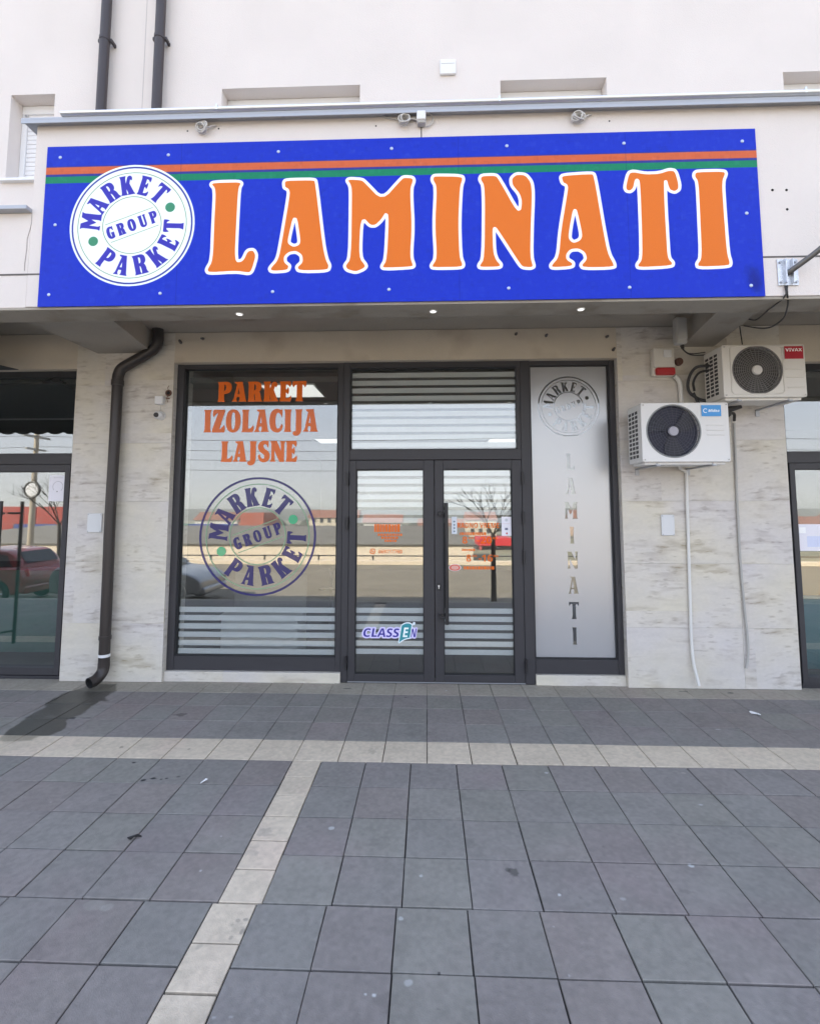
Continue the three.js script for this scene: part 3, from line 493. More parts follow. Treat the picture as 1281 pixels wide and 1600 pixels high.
{
  const [d, zi] = leaf('left door leaf with a blue and white brand sticker', -0.780, 0.069, -0.712, -0.035);
  const zo = ZD + VO, smudge = []; let x = -0.53; while (x < -0.27) { const w = rr(0.012, 0.03); smudge.push(box(x, x + w, 1.452 + rr(0, 0.004), 1.535 - rr(0, 0.006), zo, zo + 0.0008)); x += w + 0.006; }
  obj('lettering', smudge, M.orangeVinyl, d);
  const s2 = []; for (let r = 0; r < 3; r++) { let q = -0.495 + r * 0.035; while (q < -0.255 - r * 0.035) { const w = rr(0.012, 0.028); s2.push(box(q, q + w, 1.356 + (2 - r) * 0.03, 1.378 + (2 - r) * 0.03, zo, zo + 0.0008)); q += w + 0.007; } }
  obj('lettering', s2, M.orangeVinyl, d);
  obj('phone_number', [fontGeo('069717760', -0.485, 1.243, 0.036, 0.001, zo, 0.235), extr(ringShape((a, b) => [-0.545 + a * 0.028, 1.262 + b * 0.028], 0.85, 0.3, 20), 0.001).translate(0, 0, zo), extr(barShape((a, b) => [a, b], [-0.556, 1.272], [-0.534, 1.251], 0.012), 0.001).translate(0, 0, zo)], M.orangeVinyl, d);
  const cT = canvasTex(1024, 320, (c, w, h) => {
    c.clearRect(0, 0, w, h); c.lineJoin = 'round'; c.transform(1, 0, -0.2, 1, 46, 0);
    c.font = 'bold 168px sans-serif'; c.textBaseline = 'alphabetic'; const put = (t, x, wd) => { const m = c.measureText(t).width; c.save(); c.translate(x, 232); c.scale(wd / m, 1); c.strokeStyle = '#dcd4fb'; c.lineWidth = 40; c.strokeText(t, 0, 0); c.fillStyle = '#2a2093'; c.fillText(t, 0, 0); c.restore(); };
    put('CLASS', 40, 640); put('N', 868, 110);
    c.fillStyle = '#2c8f9a'; c.beginPath(); c.moveTo(700, 70); c.quadraticCurveTo(790, 10, 868, 60); c.lineTo(868, 240); c.quadraticCurveTo(760, 250, 700, 310); c.closePath(); c.strokeStyle = '#e4f0f6'; c.lineWidth = 34; c.stroke(); c.fillStyle = '#2c8f9a'; c.fill(); c.beginPath(); c.arc(905, 40, 24, 0, 7); c.fillStyle = '#e4f0f6'; c.fill();
    c.fillStyle = '#f2fbff'; c.font = 'bold 190px sans-serif'; c.fillText('E', 730, 232);
  });
  const sg = new THREE.PlaneGeometry(0.58, 0.217).translate(-0.377, 0.4785, 0);
  obj('brand_sticker', sg.translate(0, 0, ZD + 0.0015), std({ map: cT, alphaTest: 0.5, roughness: 0.5 }), d);
}
{
  const [d, zi] = leaf('right door leaf with the long pull handle and the opening hours', 0.075, 0.938, 0.160, 0.842);
  const zo = ZD + VO, put = (t, x, y, s, w) => obj('lettering', fontGeo(t, x, y, s, 0.0008, zo, w), M.orangeVinyl, d);
  put('RADNO VREME', 0.302, 1.495, 0.052, 0.412);
  const q = []; let a = 0.325; while (a < 0.56) { const w = rr(0.01, 0.026); q.push(box(a, a + w, 1.425, 1.452, zo, zo + 0.0008)); a += w + 0.006; } obj('lettering', q, M.orangeVinyl, d);
  put('8', 0.347, 1.342, 0.068, 0.052); put('oo', 0.408, 1.385, 0.028, 0.05); put('-20', 0.49, 1.342, 0.068, 0.15); put('oo', 0.648, 1.385, 0.028, 0.05);
  const q2 = []; a = 0.345; while (a < 0.47) { const w = rr(0.01, 0.022); q2.push(box(a, a + w, 1.268, 1.290, zo, zo + 0.0008)); a += w + 0.006; } obj('lettering', q2, M.orangeVinyl, d);
  put('8', 0.385, 1.165, 0.068, 0.048); put('oo', 0.443, 1.21, 0.026, 0.048); put('-16', 0.505, 1.165, 0.068, 0.14); put('oo', 0.652, 1.21, 0.026, 0.048);
  const q3 = []; a = 0.36; while (a < 0.65) { const w = rr(0.012, 0.03); q3.push(box(a, a + w, 1.088, 1.118, zo, zo + 0.0008)); a += w + 0.006; } obj('lettering', q3, M.orangeVinyl, d);
  const oval = (k, z, m, n) => obj(n, extr(discShape((x, y) => [0.272 + x * 0.062, 1.105 + y * 0.034], 0, 0, k, 28), 0.0006).translate(0, 0, z), m, d);
  oval(1, ZD + 0.0006, M.paper, 'oval_sticker'); oval(0.88, ZD + 0.0014, std({ color: rgb(0.75, 0.10, 0.06), roughness: 0.5 }), 'oval_sticker'); oval(0.62, ZD + 0.0022, std({ color: rgb(0.8, 0.42, 0.36), roughness: 0.5 }), 'oval_sticker');
  // long bar handle on two posts, lock
  obj('pull_handle', [cyl(V3(0.187, 0.578, 0.022), V3(0.187, 1.745, 0.022), 0.0185, 0.0185, 18), cyl(V3(0.187, 1.637, 0.022), V3(0.132, 1.637, -0.0), 0.011), cyl(V3(0.187, 0.64, 0.022), V3(0.132, 0.64, -0.0), 0.011)], M.black, d);
  obj('handle_mount', [cyl(V3(0.132, 1.637, -0.053), V3(0.132, 1.637, 0.01), 0.026, 0.022, 16)], M.black, d);
  obj('handle_mount', [cyl(V3(0.132, 0.64, -0.053), V3(0.132, 0.64, 0.01), 0.026, 0.022, 16)], M.black, d);
  obj('lock', [new RoundedBoxGeometry(0.03, 0.075, 0.012, 2, 0.006).translate(0.112, 0.925, -0.047)], M.black, d);
  obj('lock_cylinder', [cyl(V3(0.112, 0.932, -0.045), V3(0.112, 0.932, -0.037), 0.009), box(0.108, 0.116, 0.905, 0.93, -0.043, -0.038)], M.zinc, d);
}
// neighbouring shopfronts
{
  const w = group('neighbour_shopfront', shop, 'dark shopfront of the neighbouring unit left of the pillar');
  obj('frame', [box(-3.672, -3.612, 0.02, 3.13, -0.18, -0.085, 0.005)], M.frame, w);
  obj('frame', [box(-6.2, -3.672, 3.065, 3.13, -0.18, -0.085, 0.005)], M.gasket, w);
  obj('frame', [box(-6.2, -3.672, 2.145, 2.262, -0.18, -0.085, 0.005)], M.frame, w);
  obj('frame', [box(-6.2, -3.612, -0.03, 0.02, -0.18, -0.08, 0.004)], M.frame, w);
  obj('upper_pane', box(-6.2, -3.665, 2.255, 3.07, ZP - 0.006, ZP), M.glass, w);
  obj('door_stile', [box(-3.730, -3.674, 0.03, 2.143, -0.16, -0.07, 0.005)], M.frame, w);
  obj('door_rail', [box(-4.9, -3.73, 2.068, 2.143, -0.16, -0.072, 0.005)], M.frame, w);
  obj('door_rail', [box(-4.9, -3.73, 0.03, 0.105, -0.16, -0.072, 0.005)], M.frame, w);
  obj('door_stile', [box(-4.956, -4.9, 0.03, 2.143, -0.16, -0.07, 0.005)], M.frame, w);
  obj('door_pane', box(-4.905, -3.725, 0.1, 2.075, -0.126, -0.12), M.glass, w);
  obj('side_pane', box(-6.2, -4.95, 0.02, 2.15, -0.126, -0.12), M.glass, w);
  obj('pull_handle', [cyl(V3(-4.31, 0.29, 0.01), V3(-4.31, 1.765, 0.01), 0.017), cyl(V3(-4.31, 1.64, 0.01), V3(-4.37, 1.64, -0.1), 0.011), cyl(V3(-4.31, 0.42, 0.01), V3(-4.37, 0.42, -0.1), 0.011)], M.black, w);
  obj('window_closer', [box(-4.05, -3.83, 3.01, 3.03, -0.115, -0.09, 0.004), box(-3.95, -3.86, 3.03, 3.05, -0.115, -0.09, 0.004)], M.gasket, w);
}
{
  const w = group('neighbour_shopfront', shop, 'dark shopfront of the neighbouring unit right of the air conditioners');
  obj('frame', [box(3.482, 3.548, -0.02, 3.13, -0.18, -0.085, 0.005)], M.frame, w);
  obj('frame', [box(3.548, 6.1, 3.065, 3.13, -0.18, -0.085, 0.005)], M.gasket, w);
  obj('frame', [box(3.548, 6.1, 2.135, 2.250, -0.18, -0.085, 0.005)], M.frame, w);
  obj('frame', [box(3.548, 6.1, -0.03, 0.03, -0.18, -0.08, 0.004)], M.frame, w);
  obj('upper_pane', box(3.54, 6.1, 2.245, 3.07, ZP - 0.006, ZP), M.glass, w);
  obj('door_stile', [box(3.550, 3.602, 0.03, 2.133, -0.16, -0.07, 0.005)], M.frame, w);
  obj('door_rail', [box(3.602, 4.7, 2.07, 2.133, -0.16, -0.072, 0.005)], M.frame, w);
  obj('door_rail', [box(3.602, 4.7, 0.03, 0.095, -0.16, -0.072, 0.005)], M.frame, w);
  obj('door_stile', [box(4.7, 4.76, 0.03, 2.133, -0.16, -0.07, 0.005)], M.frame, w);
  obj('door_pane', box(3.597, 4.705, 0.09, 2.075, -0.126, -0.12), M.glass, w);
  obj('side_pane', box(4.75, 6.1, 0.03, 2.14, -0.126, -0.12), M.glass, w);
}
// outer bays
{ const w = group('neighbour_shopfront', shop); obj('pane', box(-30, -7.2, 0.02, 3.1, ZP - 0.006, ZP), M.glass, w); obj('frame', [box(-30, -7.2, 3.09, 3.13, -0.18, -0.09), box(-30, -7.2, -0.03, 0.03, -0.18, -0.09)], M.frame, w); }
{ const w = group('neighbour_shopfront', shop); obj('pane', box(7.1, 10, 0.02, 3.1, ZP - 0.006, ZP), M.glass, w); obj('frame', [box(7.1, 10, 3.09, 3.13, -0.18, -0.09), box(7.1, 10, -0.03, 0.03, -0.18, -0.09)], M.frame, w); }

// ------------------------------------------------------------------ the sign board
{
  const X0 = -2.773, X1 = 2.296, Y0 = 3.125, Y1 = 4.335, PW = X1 - X0, PH = Y1 - Y0, W = 2048, H = 490;
  const LET = [
    '1238,912 1434,913 1456,892 1436,856 1430,595 1426,314 1469,318 1501,394 1552,400 1578,351 1548,237 1523,215 1428,232 1230,222 1209,252 1248,322 1249,599 1253,852 1220,889',
    '1752,897 1769,916 1977,915 1992,892 2051,425 2075,314 2099,268 2085,226 1873,226 1854,263 1893,299 1888,345 1852,370 1808,365 1778,338 1779,301 1815,273 1801,231 1677,226 1662,257 1719,321 1743,468 1790,802 1785,836 1756,850|1841,651 1872,465 1869,432 1837,420 1804,439 1805,476',
    '2205,896 2223,914 2318,906 2345,883 2462,753 2586,896 2612,918 2680,912 2692,884 2669,819 2683,541 2669,322 2692,257 2674,240 2473,234 2455,253 2486,307 2500,655 2462,592 2418,550 2374,551 2320,613 2310,328 2358,263 2341,236 2279,210 2212,230 2194,266 2234,320 2235,811 2229,858',
    '2816,909 2834,924 3029,915 3041,885 3022,830 3008,571 3014,315 3036,260 3022,232 2814,232 2802,255 2837,309 2824,556 2839,834 2813,881',
    '3146,882 3161,916 3266,917 3292,888 3422,632 3434,709 3421,765 3370,831 3367,886 3406,921 3476,915 3519,855 3526,762 3512,524 3504,306 3523,234 3497,220 3437,226 3412,254 3260,511 3246,520 3249,347 3266,292 3296,256 3287,229 3144,228 3132,250 3167,303 3177,826',
    '3713,885 3735,905 3935,914 3958,896 4009,489 4035,322 4072,247 4070,214 3851,213 3833,243 3872,284 3862,326 3823,351 3776,347 3751,319 3750,286 3792,260 3785,224 3638,217 3627,244 3680,304 3700,496 3756,799 3753,824 3725,837|3808,653 3822,594 3845,459 3833,426 3793,410 3770,436 3776,494',
    '4182,908 4222,920 4301,901 4396,902 4468,926 4515,916 4537,814 4532,772 4500,751 4461,765 4447,799 4438,850 4435,648 4438,414 4440,282 4470,248 4460,216 4226,207 4215,236 4248,277 4253,484 4254,838 4240,855 4225,788 4197,763 4166,769 4154,798',
    '4635,893 4656,909 4845,908 4859,882 4833,824 4834,606 4840,307 4856,241 4844,209 4627,204 4620,237 4650,278 4652,576 4653,828 4631,863'];
  const chaikin = (p) => { for (let k = 0; k < 2; k++) { const o = []; p.forEach((a, i) => { const b = p[(i + 1) % p.length]; o.push([a[0] * 0.8 + b[0] * 0.2, a[1] * 0.8 + b[1] * 0.2], [a[0] * 0.2 + b[0] * 0.8, a[1] * 0.2 + b[1] * 0.8]); }); p = o; } return p; };
  const map = canvasTex(W, H, (c) => {
    const S = W / PW, px = (x) => x * S, py = (y) => H - y * (H / PH);
    c.fillStyle = 'rgb(16,46,184)'; c.fillRect(0, 0, W, H);
    c.fillStyle = 'rgb(46,52,140)'; c.fillRect(0, py(0.997), W, py(0.975) - py(0.997)); c.fillRect(0, py(1.056), W, py(1.046) - py(1.056));
    c.fillStyle = 'rgb(200,96,58)'; c.fillRect(0, py(1.048), W, py(0.994) - py(1.048));
    c.fillStyle = 'rgb(14,126,90)'; c.fillRect(0, py(0.976), W, py(0.925) - py(0.976));
    for (let i = 0; i < 5000; i++) { c.fillStyle = rnd() < 0.5 ? 'rgba(255,255,255,0.022)' : 'rgba(0,0,30,0.03)'; const q = rr(2, 16); c.fillRect(rr(0, W), rr(0, H), q, rr(2, 16)); }
    c.fillStyle = 'rgba(10,20,90,0.22)'; for (const sx of [1.0, 3.0, 4.17]) c.fillRect(px(sx), 0, 2, H);
    c.fillStyle = 'rgba(8,20,110,0.05)'; for (let i = 0; i < 40; i++) { c.beginPath(); c.ellipse(px(5.0 + rr(-0.03, 0.03)), py(0.12 + rr(-0.07, 0.07)), rr(6, 18), rr(10, 34), -0.5, 0, 7); c.fill(); }
    const ring = (cx, cy, r, w, col) => { c.strokeStyle = col; c.lineWidth = px(w); c.beginPath(); c.arc(px(cx), py(cy), px(r), 0, 7); c.stroke(); };
    const bx = -2.113 - X0, by = 3.722 - Y0, R = 0.458;
    c.fillStyle = 'rgb(240,250,246)'; c.beginPath(); c.arc(px(bx), py(by), px(R), 0, 7); c.fill();
    ring(bx, by, R * 0.955, R * 0.026, 'rgb(58,64,150)'); ring(bx, by, R * 0.868, R * 0.012, 'rgb(120,150,120)'); ring(bx, by, R * 0.468, R * 0.012, 'rgb(120,150,120)');
    const pl = (x, y) => [bx + x * R, by + y * R];
    c.fillStyle = 'rgb(66,140,108)'; for (const [x, y] of DOTS) { c.beginPath(); const [a, b] = pl(x, y); c.arc(px(a), py(b), px(R * 0.078), 0, 7); c.fill(); }
    c.strokeStyle = 'rgb(130,160,130)'; c.lineWidth = px(0.005); for (const [a, b] of badgeLines()) { c.beginPath(); c.moveTo(px(pl(...a)[0]), py(pl(...a)[1])); c.lineTo(px(pl(...b)[0]), py(pl(...b)[1])); c.stroke(); }
    c.fillStyle = 'rgb(58,54,172)';
    const trace = (pts) => { pts.forEach((p, i) => (i ? c.lineTo(px(p.x), py(p.y)) : c.moveTo(px(p.x), py(p.y)))); c.closePath(); };
    for (const s of badgeLetters(pl)) { c.beginPath(); trace(s.getPoints(8)); for (const h of s.holes) trace(h.getPoints(8)); c.fill('evenodd'); c.strokeStyle = 'rgb(58,54,172)'; c.lineWidth = 2.2; c.lineJoin = 'round'; c.stroke(); }
    for (const L of LET) {
      const cs = L.split('|').map((t) => chaikin(t.split(' ').map((q) => q.split(',').map((v) => v / 1000))));
      c.beginPath(); for (const p of cs) { p.forEach(([x, y], i) => (i ? c.lineTo(px(x), py(y)) : c.moveTo(px(x), py(y)))); c.closePath(); }
      c.fillStyle = 'rgb(218,112,34)'; c.fill('evenodd'); c.strokeStyle = 'rgb(247,243,246)'; c.lineJoin = 'round'; c.lineWidth = px(0.022); c.stroke();
    }
  });
  const s = tag(group('sign_board'), 'long blue board with orange lettering and a round white badge on the canopy fascia', 'shop sign');
  const front = new THREE.PlaneGeometry(PW, PH).translate((X0 + X1) / 2, (Y0 + Y1) / 2, 1.5625);
  obj('printed_face', front, new THREE.MeshPhysicalMaterial({ map, roughness: 0.5, specularIntensity: 0.35 }), s);
  obj('backing_panel', box(X0, X1, Y0, Y1, 1.552, 1.562, 0.001), std({ color: rgb(0.02, 0.05, 0.6), roughness: 0.5 }), s);
  for (const [x, y] of [[-2.672, 4.25], [-1.868, 4.249], [-1.062, 4.253], [-0.246, 4.255], [0.572, 4.253], [1.39, 4.25], [2.203, 4.243], [-2.679, 3.734], [2.204, 3.716], [-2.694, 3.212], [-1.885, 3.209], [-1.08, 3.209], [-0.261, 3.212], [0.568, 3.208], [1.391, 3.2], [2.205, 3.2]])
    obj('screw', new THREE.SphereGeometry(0.0125, 12, 6, 0, 7, 0, Math.PI / 2).rotateX(Math.PI / 2).scale(1, 1, 0.5).translate(x, y, 1.5627), M.bolt, s);
}
// ------------------------------------------------------------------ downlights under the canopy edge
[[-1.366, 'downlight under the canopy above the orange window lettering'], [0.047, 'downlight under the canopy above the entrance door'], [1.10, 'downlight under the canopy above the frosted window']].forEach(([x, label]) => {
  const d = group('downlight'); d.position.set(x, 3.108, 1.425); tag(d, label, 'lamp', 'downlights under the canopy');
  obj('trim_ring', new THREE.TorusGeometry(0.024, 0.005, 8, 28).rotateX(Math.PI / 2), M.whitePlastic, d);
  obj('diffuser', new THREE.CylinderGeometry(0.021, 0.021, 0.005, 24).translate(0, -0.004, 0), M.lamp, d);
  const l = new THREE.SpotLight(rgb(1, 0.96, 0.9), 0.12, 0, 0.9, 0.6); l.position.set(0, -0.03, 0); l.target.position.set(0, -2, 0); l.castShadow = true; d.add(l, l.target);
});
// ------------------------------------------------------------------ down pipes
{
  const d = group('downpipe'); d.position.set(-3.12, 0, 0.085); tag(d, 'dark brown rain downpipe with an S-bend on the left stone pillar', 'drainpipe');
  const r = 0.05;
  obj('pipe', tube([[0, 3.0, 0], [0, 2.4, 0], [-0.006, 1.6, 0], [0, 1, 0], [0.004, 0.2, 0]], r, 40, 18, 0.5), M.pipe, d);
  obj('bend', tube([[0.405, 3.52, 0.02], [0.405, 3.40, 0.015], [0.385, 3.33, 0.01], [0.31, 3.265, 0], [0.12, 3.155, 0], [0.035, 3.10, 0], [0.004, 3.03, 0], [0, 2.97, 0]], r * 1.06, 60, 18, 0.5), M.pipe, d);
  obj('collar', [new THREE.CylinderGeometry(r + 0.008, r + 0.008, 0.05, 20, 1, false).translate(0, 2.955, 0)], M.pipe, d);
  obj('collar', [new THREE.CylinderGeometry(r + 0.006, r + 0.006, 0.035, 20).translate(0.003, 0.445, 0)], M.pipe, d);
  obj('tape_band', [new THREE.CylinderGeometry(r + 0.003, r + 0.003, 0.026, 22).translate(0.004, 0.278, 0)], M.whitePlastic, d, 'white tape band round the pipe');
  const P = [[0.004, 0.21, 0], [0.004, 0.15, 0.005], [-0.004, 0.105, 0.03], [-0.022, 0.07, 0.075], [-0.045, 0.058, 0.13]];
  obj('outlet_elbow', tube(P, r * 1.04, 30, 20, 0.5), M.pipe, d);
  obj('outlet_lining', tube(P.slice(2).map(([x, y, z]) => [x, y, z]), r * 0.94, 16, 18, 0.5), M.darkHole, d);
}
[[-3.448, 'dark brown pipe rising up the plaster wall, the one farther from the sign middle'], [-2.848, 'dark brown pipe rising up the plaster wall, the one nearer the sign middle']].forEach(([x, label]) => {
  const d = group('wall_pipe'); d.position.set(x, 4.0, 0.085); tag(d, label, 'pipe', 'pipes on the upper wall');
  obj('pipe', new THREE.CylinderGeometry(0.05, 0.05, 4.3, 22).translate(0, 2.15, 0), M.upipe, d);
  obj('clamp', [new THREE.CylinderGeometry(0.055, 0.055, 0.035, 22).translate(0, 2.72, 0), box(-0.078, -0.05, 2.70, 2.735, -0.085, 0.0, 0.003), box(0.05, 0.074, 2.70, 2.735, -0.085, 0.0, 0.003)], M.upipe, d);
});
// ------------------------------------------------------------------ air conditioners
function airCon(name, label, [x, y, z], w, h, d, o) {
  const a = group(name); a.position.set(x + w / 2, y, z); tag(a, label, 'air conditioner', 'outdoor units on the right pillar');
  const hw = w / 2, rec = 0.055, P = [o.fx - w / 2, o.fy, o.fr];
  obj('casing', [box(-hw, hw, 0.0, h, 0, d - rec, 0.012), box(-hw + 0.03, hw - 0.03, -0.02, 0, 0.02, d - 0.04)], o.m, a);
  const s = new THREE.Shape(), q = 0.02; s.moveTo(-hw + q, 0); s.lineTo(hw - q, 0); s.quadraticCurveTo(hw, 0, hw, q); s.lineTo(hw, h - q); s.quadraticCurveTo(hw, h, hw - q, h); s.lineTo(-hw + q, h); s.quadraticCurveTo(-hw, h, -hw, h - q); s.lineTo(-hw, q); s.quadraticCurveTo(-hw, 0, -hw + q, 0);
  const hole = new THREE.Path(); hole.absarc(P[0], P[1], P[2], 0, Math.PI * 2, true); s.holes.push(hole);
  const fg = new THREE.ExtrudeGeometry(s, { depth: rec - 0.012, bevelEnabled: true, bevelThickness: 0.006, bevelSize: 0.006, bevelOffset: -0.006, bevelSegments: 2, curveSegments: 40 }).translate(0, 0, d - rec + 0.003);
  obj('front_panel', metric(fg), o.m, a);
  obj('fan_cavity', new THREE.CylinderGeometry(P[2] + 0.004, P[2] + 0.004, 0.006, 40).rotateX(Math.PI / 2).translate(P[0], P[1], d - rec + 0.004), o.cav, a);
  const bl = []; for (let i = 0; i < 3; i++) { const b = new THREE.Shape(); b.moveTo(0.05, -0.03); b.quadraticCurveTo(P[2] * 0.6, -0.09, P[2] * 0.93, -0.05); b.quadraticCurveTo(P[2] * 1.0, 0.05, P[2] * 0.78, 0.11); b.quadraticCurveTo(P[2] * 0.45, 0.05, 0.05, 0.035); b.closePath(); bl.push(extr(b, 0.006).rotateX(0.1).rotateZ(0.5 + i * 2.094).translate(P[0], P[1], d - rec + 0.016)); }
  obj('fan', [...bl, new THREE.CylinderGeometry(0.05, 0.05, 0.02, 20).rotateX(Math.PI / 2).translate(P[0], P[1], d - rec + 0.02)], o.fan, a);
  const gr = []; for (let i = 1; i <= o.rings; i++) gr.push(new THREE.TorusGeometry(0.05 + (P[2] - 0.055) * i / o.rings, o.wire, 5, 48).translate(P[0], P[1], d - 0.008));
  for (let i = 0; i < o.spokes; i++) { const t = i / o.spokes * 2 * Math.PI; gr.push(cyl(V3(P[0] + 0.04 * Math.cos(t), P[1] + 0.04 * Math.sin(t), d - 0.012), V3(P[0] + P[2] * Math.cos(t + 0.25), P[1] + P[2] * Math.sin(t + 0.25), d - 0.012), o.wire * 0.8, o.wire * 0.8, 5)); }
  obj('fan_grille', gr, o.grille, a);
  obj('grille_hub', new THREE.CylinderGeometry(0.04, 0.045, 0.014, 24).rotateX(Math.PI / 2).translate(P[0], P[1], d - 0.004), o.hub, a);
  obj('fan_rim', new THREE.TorusGeometry(P[2] + 0.002, 0.007, 8, 56).translate(P[0], P[1], d - 0.004), o.rim, a);
  // side intake: rows of slots between ribs
  const slots = []; for (let r = 0; r < 11; r++) for (let c = 0; c < 3; c++) slots.push(box(-hw - 0.002, -hw + 0.004, 0.045 + r * (h - 0.09) / 11, 0.045 + (r + 0.68) * (h - 0.09) / 11, 0.03 + c * (d - 0.09) / 3, 0.03 + (c + 0.72) * (d - 0.09) / 3, 0.002));
  obj('side_intake', slots, M.black, a);
  const ribs = []; for (let i = 0; i < o.slots.length; i++) ribs.push(box(o.slots[i][0] - w / 2, o.slots[i][1] - w / 2, o.slots[i][2], o.slots[i][2] + 0.01, d - 0.002, d + 0.004, 0.003));
  obj('pressed_rib', ribs, o.m, a);
  if (o.square) { const [r0, r1, b0, b1] = o.square.map((v, i) => (i < 2 ? v - w / 2 : v)); obj('pressed_frame', [tube([[r0 + 0.02, b0, d], [r1 - 0.02, b0, d], [r1, b0 + 0.02, d], [r1, b1 - 0.02, d], [r1 - 0.02, b1, d], [r0 + 0.02, b1, d], [r0, b1 - 0.02, d], [r0, b0 + 0.02, d], [r0 + 0.02, b0, d]], 0.0035, 120, 6, 0)], o.m, a); }
  const [bx0, bx1, by0, by1] = o.badge;
  const bg = new THREE.PlaneGeometry(bx1 - bx0, by1 - by0).translate((bx0 + bx1) / 2 - w / 2, (by0 + by1) / 2, d + 0.0035);
  obj('badge', bg, std({ map: o.badgeMap, roughness: 0.4 }), a);
  for (const [sx, sy] of [[-hw + 0.02, 0.02], [hw - 0.02, 0.02], [-hw + 0.02, h - 0.02], [hw - 0.02, h - 0.02]]) obj('screw', new THREE.CylinderGeometry(0.006, 0.006, 0.006, 8).rotateX(Math.PI / 2).translate(sx, sy, d + 0.001), M.greyPlastic, a);
  for (const bx of [-hw + 0.14, hw - 0.14]) obj('bracket', [box(bx - 0.018, bx + 0.018, -0.034, -0.021, -z + 0.004, d - 0.01, 0.003), box(bx - 0.018, bx + 0.018, -0.09, -0.021, -z + 0.003, -z + 0.012, 0.002), cyl(V3(bx, -0.036, d - 0.05), V3(bx, -0.005, d - 0.05), 0.014)], M.zincDull, a);
  return a;
}
airCon('air_conditioner', 'white outdoor unit with a blue badge and dark fan, lower of the two', [1.905, 2.098, 0.17], 0.765, 0.53, 0.30, {
  fx: 0.28, fy: 0.275, fr: 0.232, m: M.whiteMetal, cav: std({ color: rgb(0.022, 0.022, 0.045), roughness: 0.6 }), fan: std({ color: rgb(0.02, 0.02, 0.032), roughness: 0.45 }), grille: std({ color: rgb(0.075, 0.075, 0.10), roughness: 0.5 }), hub: std({ color: rgb(0.36, 0.35, 0.40), roughness: 0.5 }), rim: std({ color: rgb(0.24, 0.25, 0.25), roughness: 0.5 }),
  rings: 8, spokes: 28, wire: 0.0022, slots: [[0.565, 0.715, 0.318], [0.565, 0.715, 0.278], [0.57, 0.72, 0.235]], badge: [0.527, 0.697, 0.405, 0.505],
  badgeMap: canvasTex(256, 150, (c) => { c.fillStyle = '#3f97dc'; c.fillRect(0, 0, 256, 150); c.strokeStyle = '#fff'; c.lineWidth = 8; c.beginPath(); c.arc(52, 75, 26, 0.9, 5.6); c.stroke(); c.fillStyle = '#fff'; c.font = 'italic bold 50px sans-serif'; c.fillText('Midea', 84, 93); }),
});
airCon('air_conditioner', 'cream outdoor unit with a red badge and grey fan, higher of the two', [2.64, 2.672, 0.17], 0.722, 0.478, 0.30, {
  fx: 0.302, fy: 0.247, fr: 0.212, m: M.creamMetal, cav: std({ color: rgb(0.05, 0.045, 0.042), roughness: 0.7 }), fan: std({ color: rgb(0.055, 0.05, 0.048), roughness: 0.5 }), grille: std({ color: rgb(0.20, 0.185, 0.17), roughness: 0.5 }), hub: std({ color: rgb(0.62, 0.59, 0.55), roughness: 0.5 }), rim: std({ color: rgb(0.13, 0.12, 0.115), roughness: 0.5 }),
  rings: 9, spokes: 32, wire: 0.0026, slots: [[0.545, 0.70, 0.243], [0.548, 0.70, 0.175], [0.552, 0.705, 0.078]], square: [0.07, 0.525, 0.03, 0.463], badge: [0.542, 0.704, 0.343, 0.458],
  badgeMap: canvasTex(256, 180, (c) => { c.fillStyle = '#b0162a'; c.fillRect(0, 0, 256, 180); c.fillStyle = '#fff'; c.font = 'bold 62px sans-serif'; const m = c.measureText('VIVAX').width; c.scale(226 / m, 1); c.fillText('VIVAX', 15 * m / 226, 74); }),
});
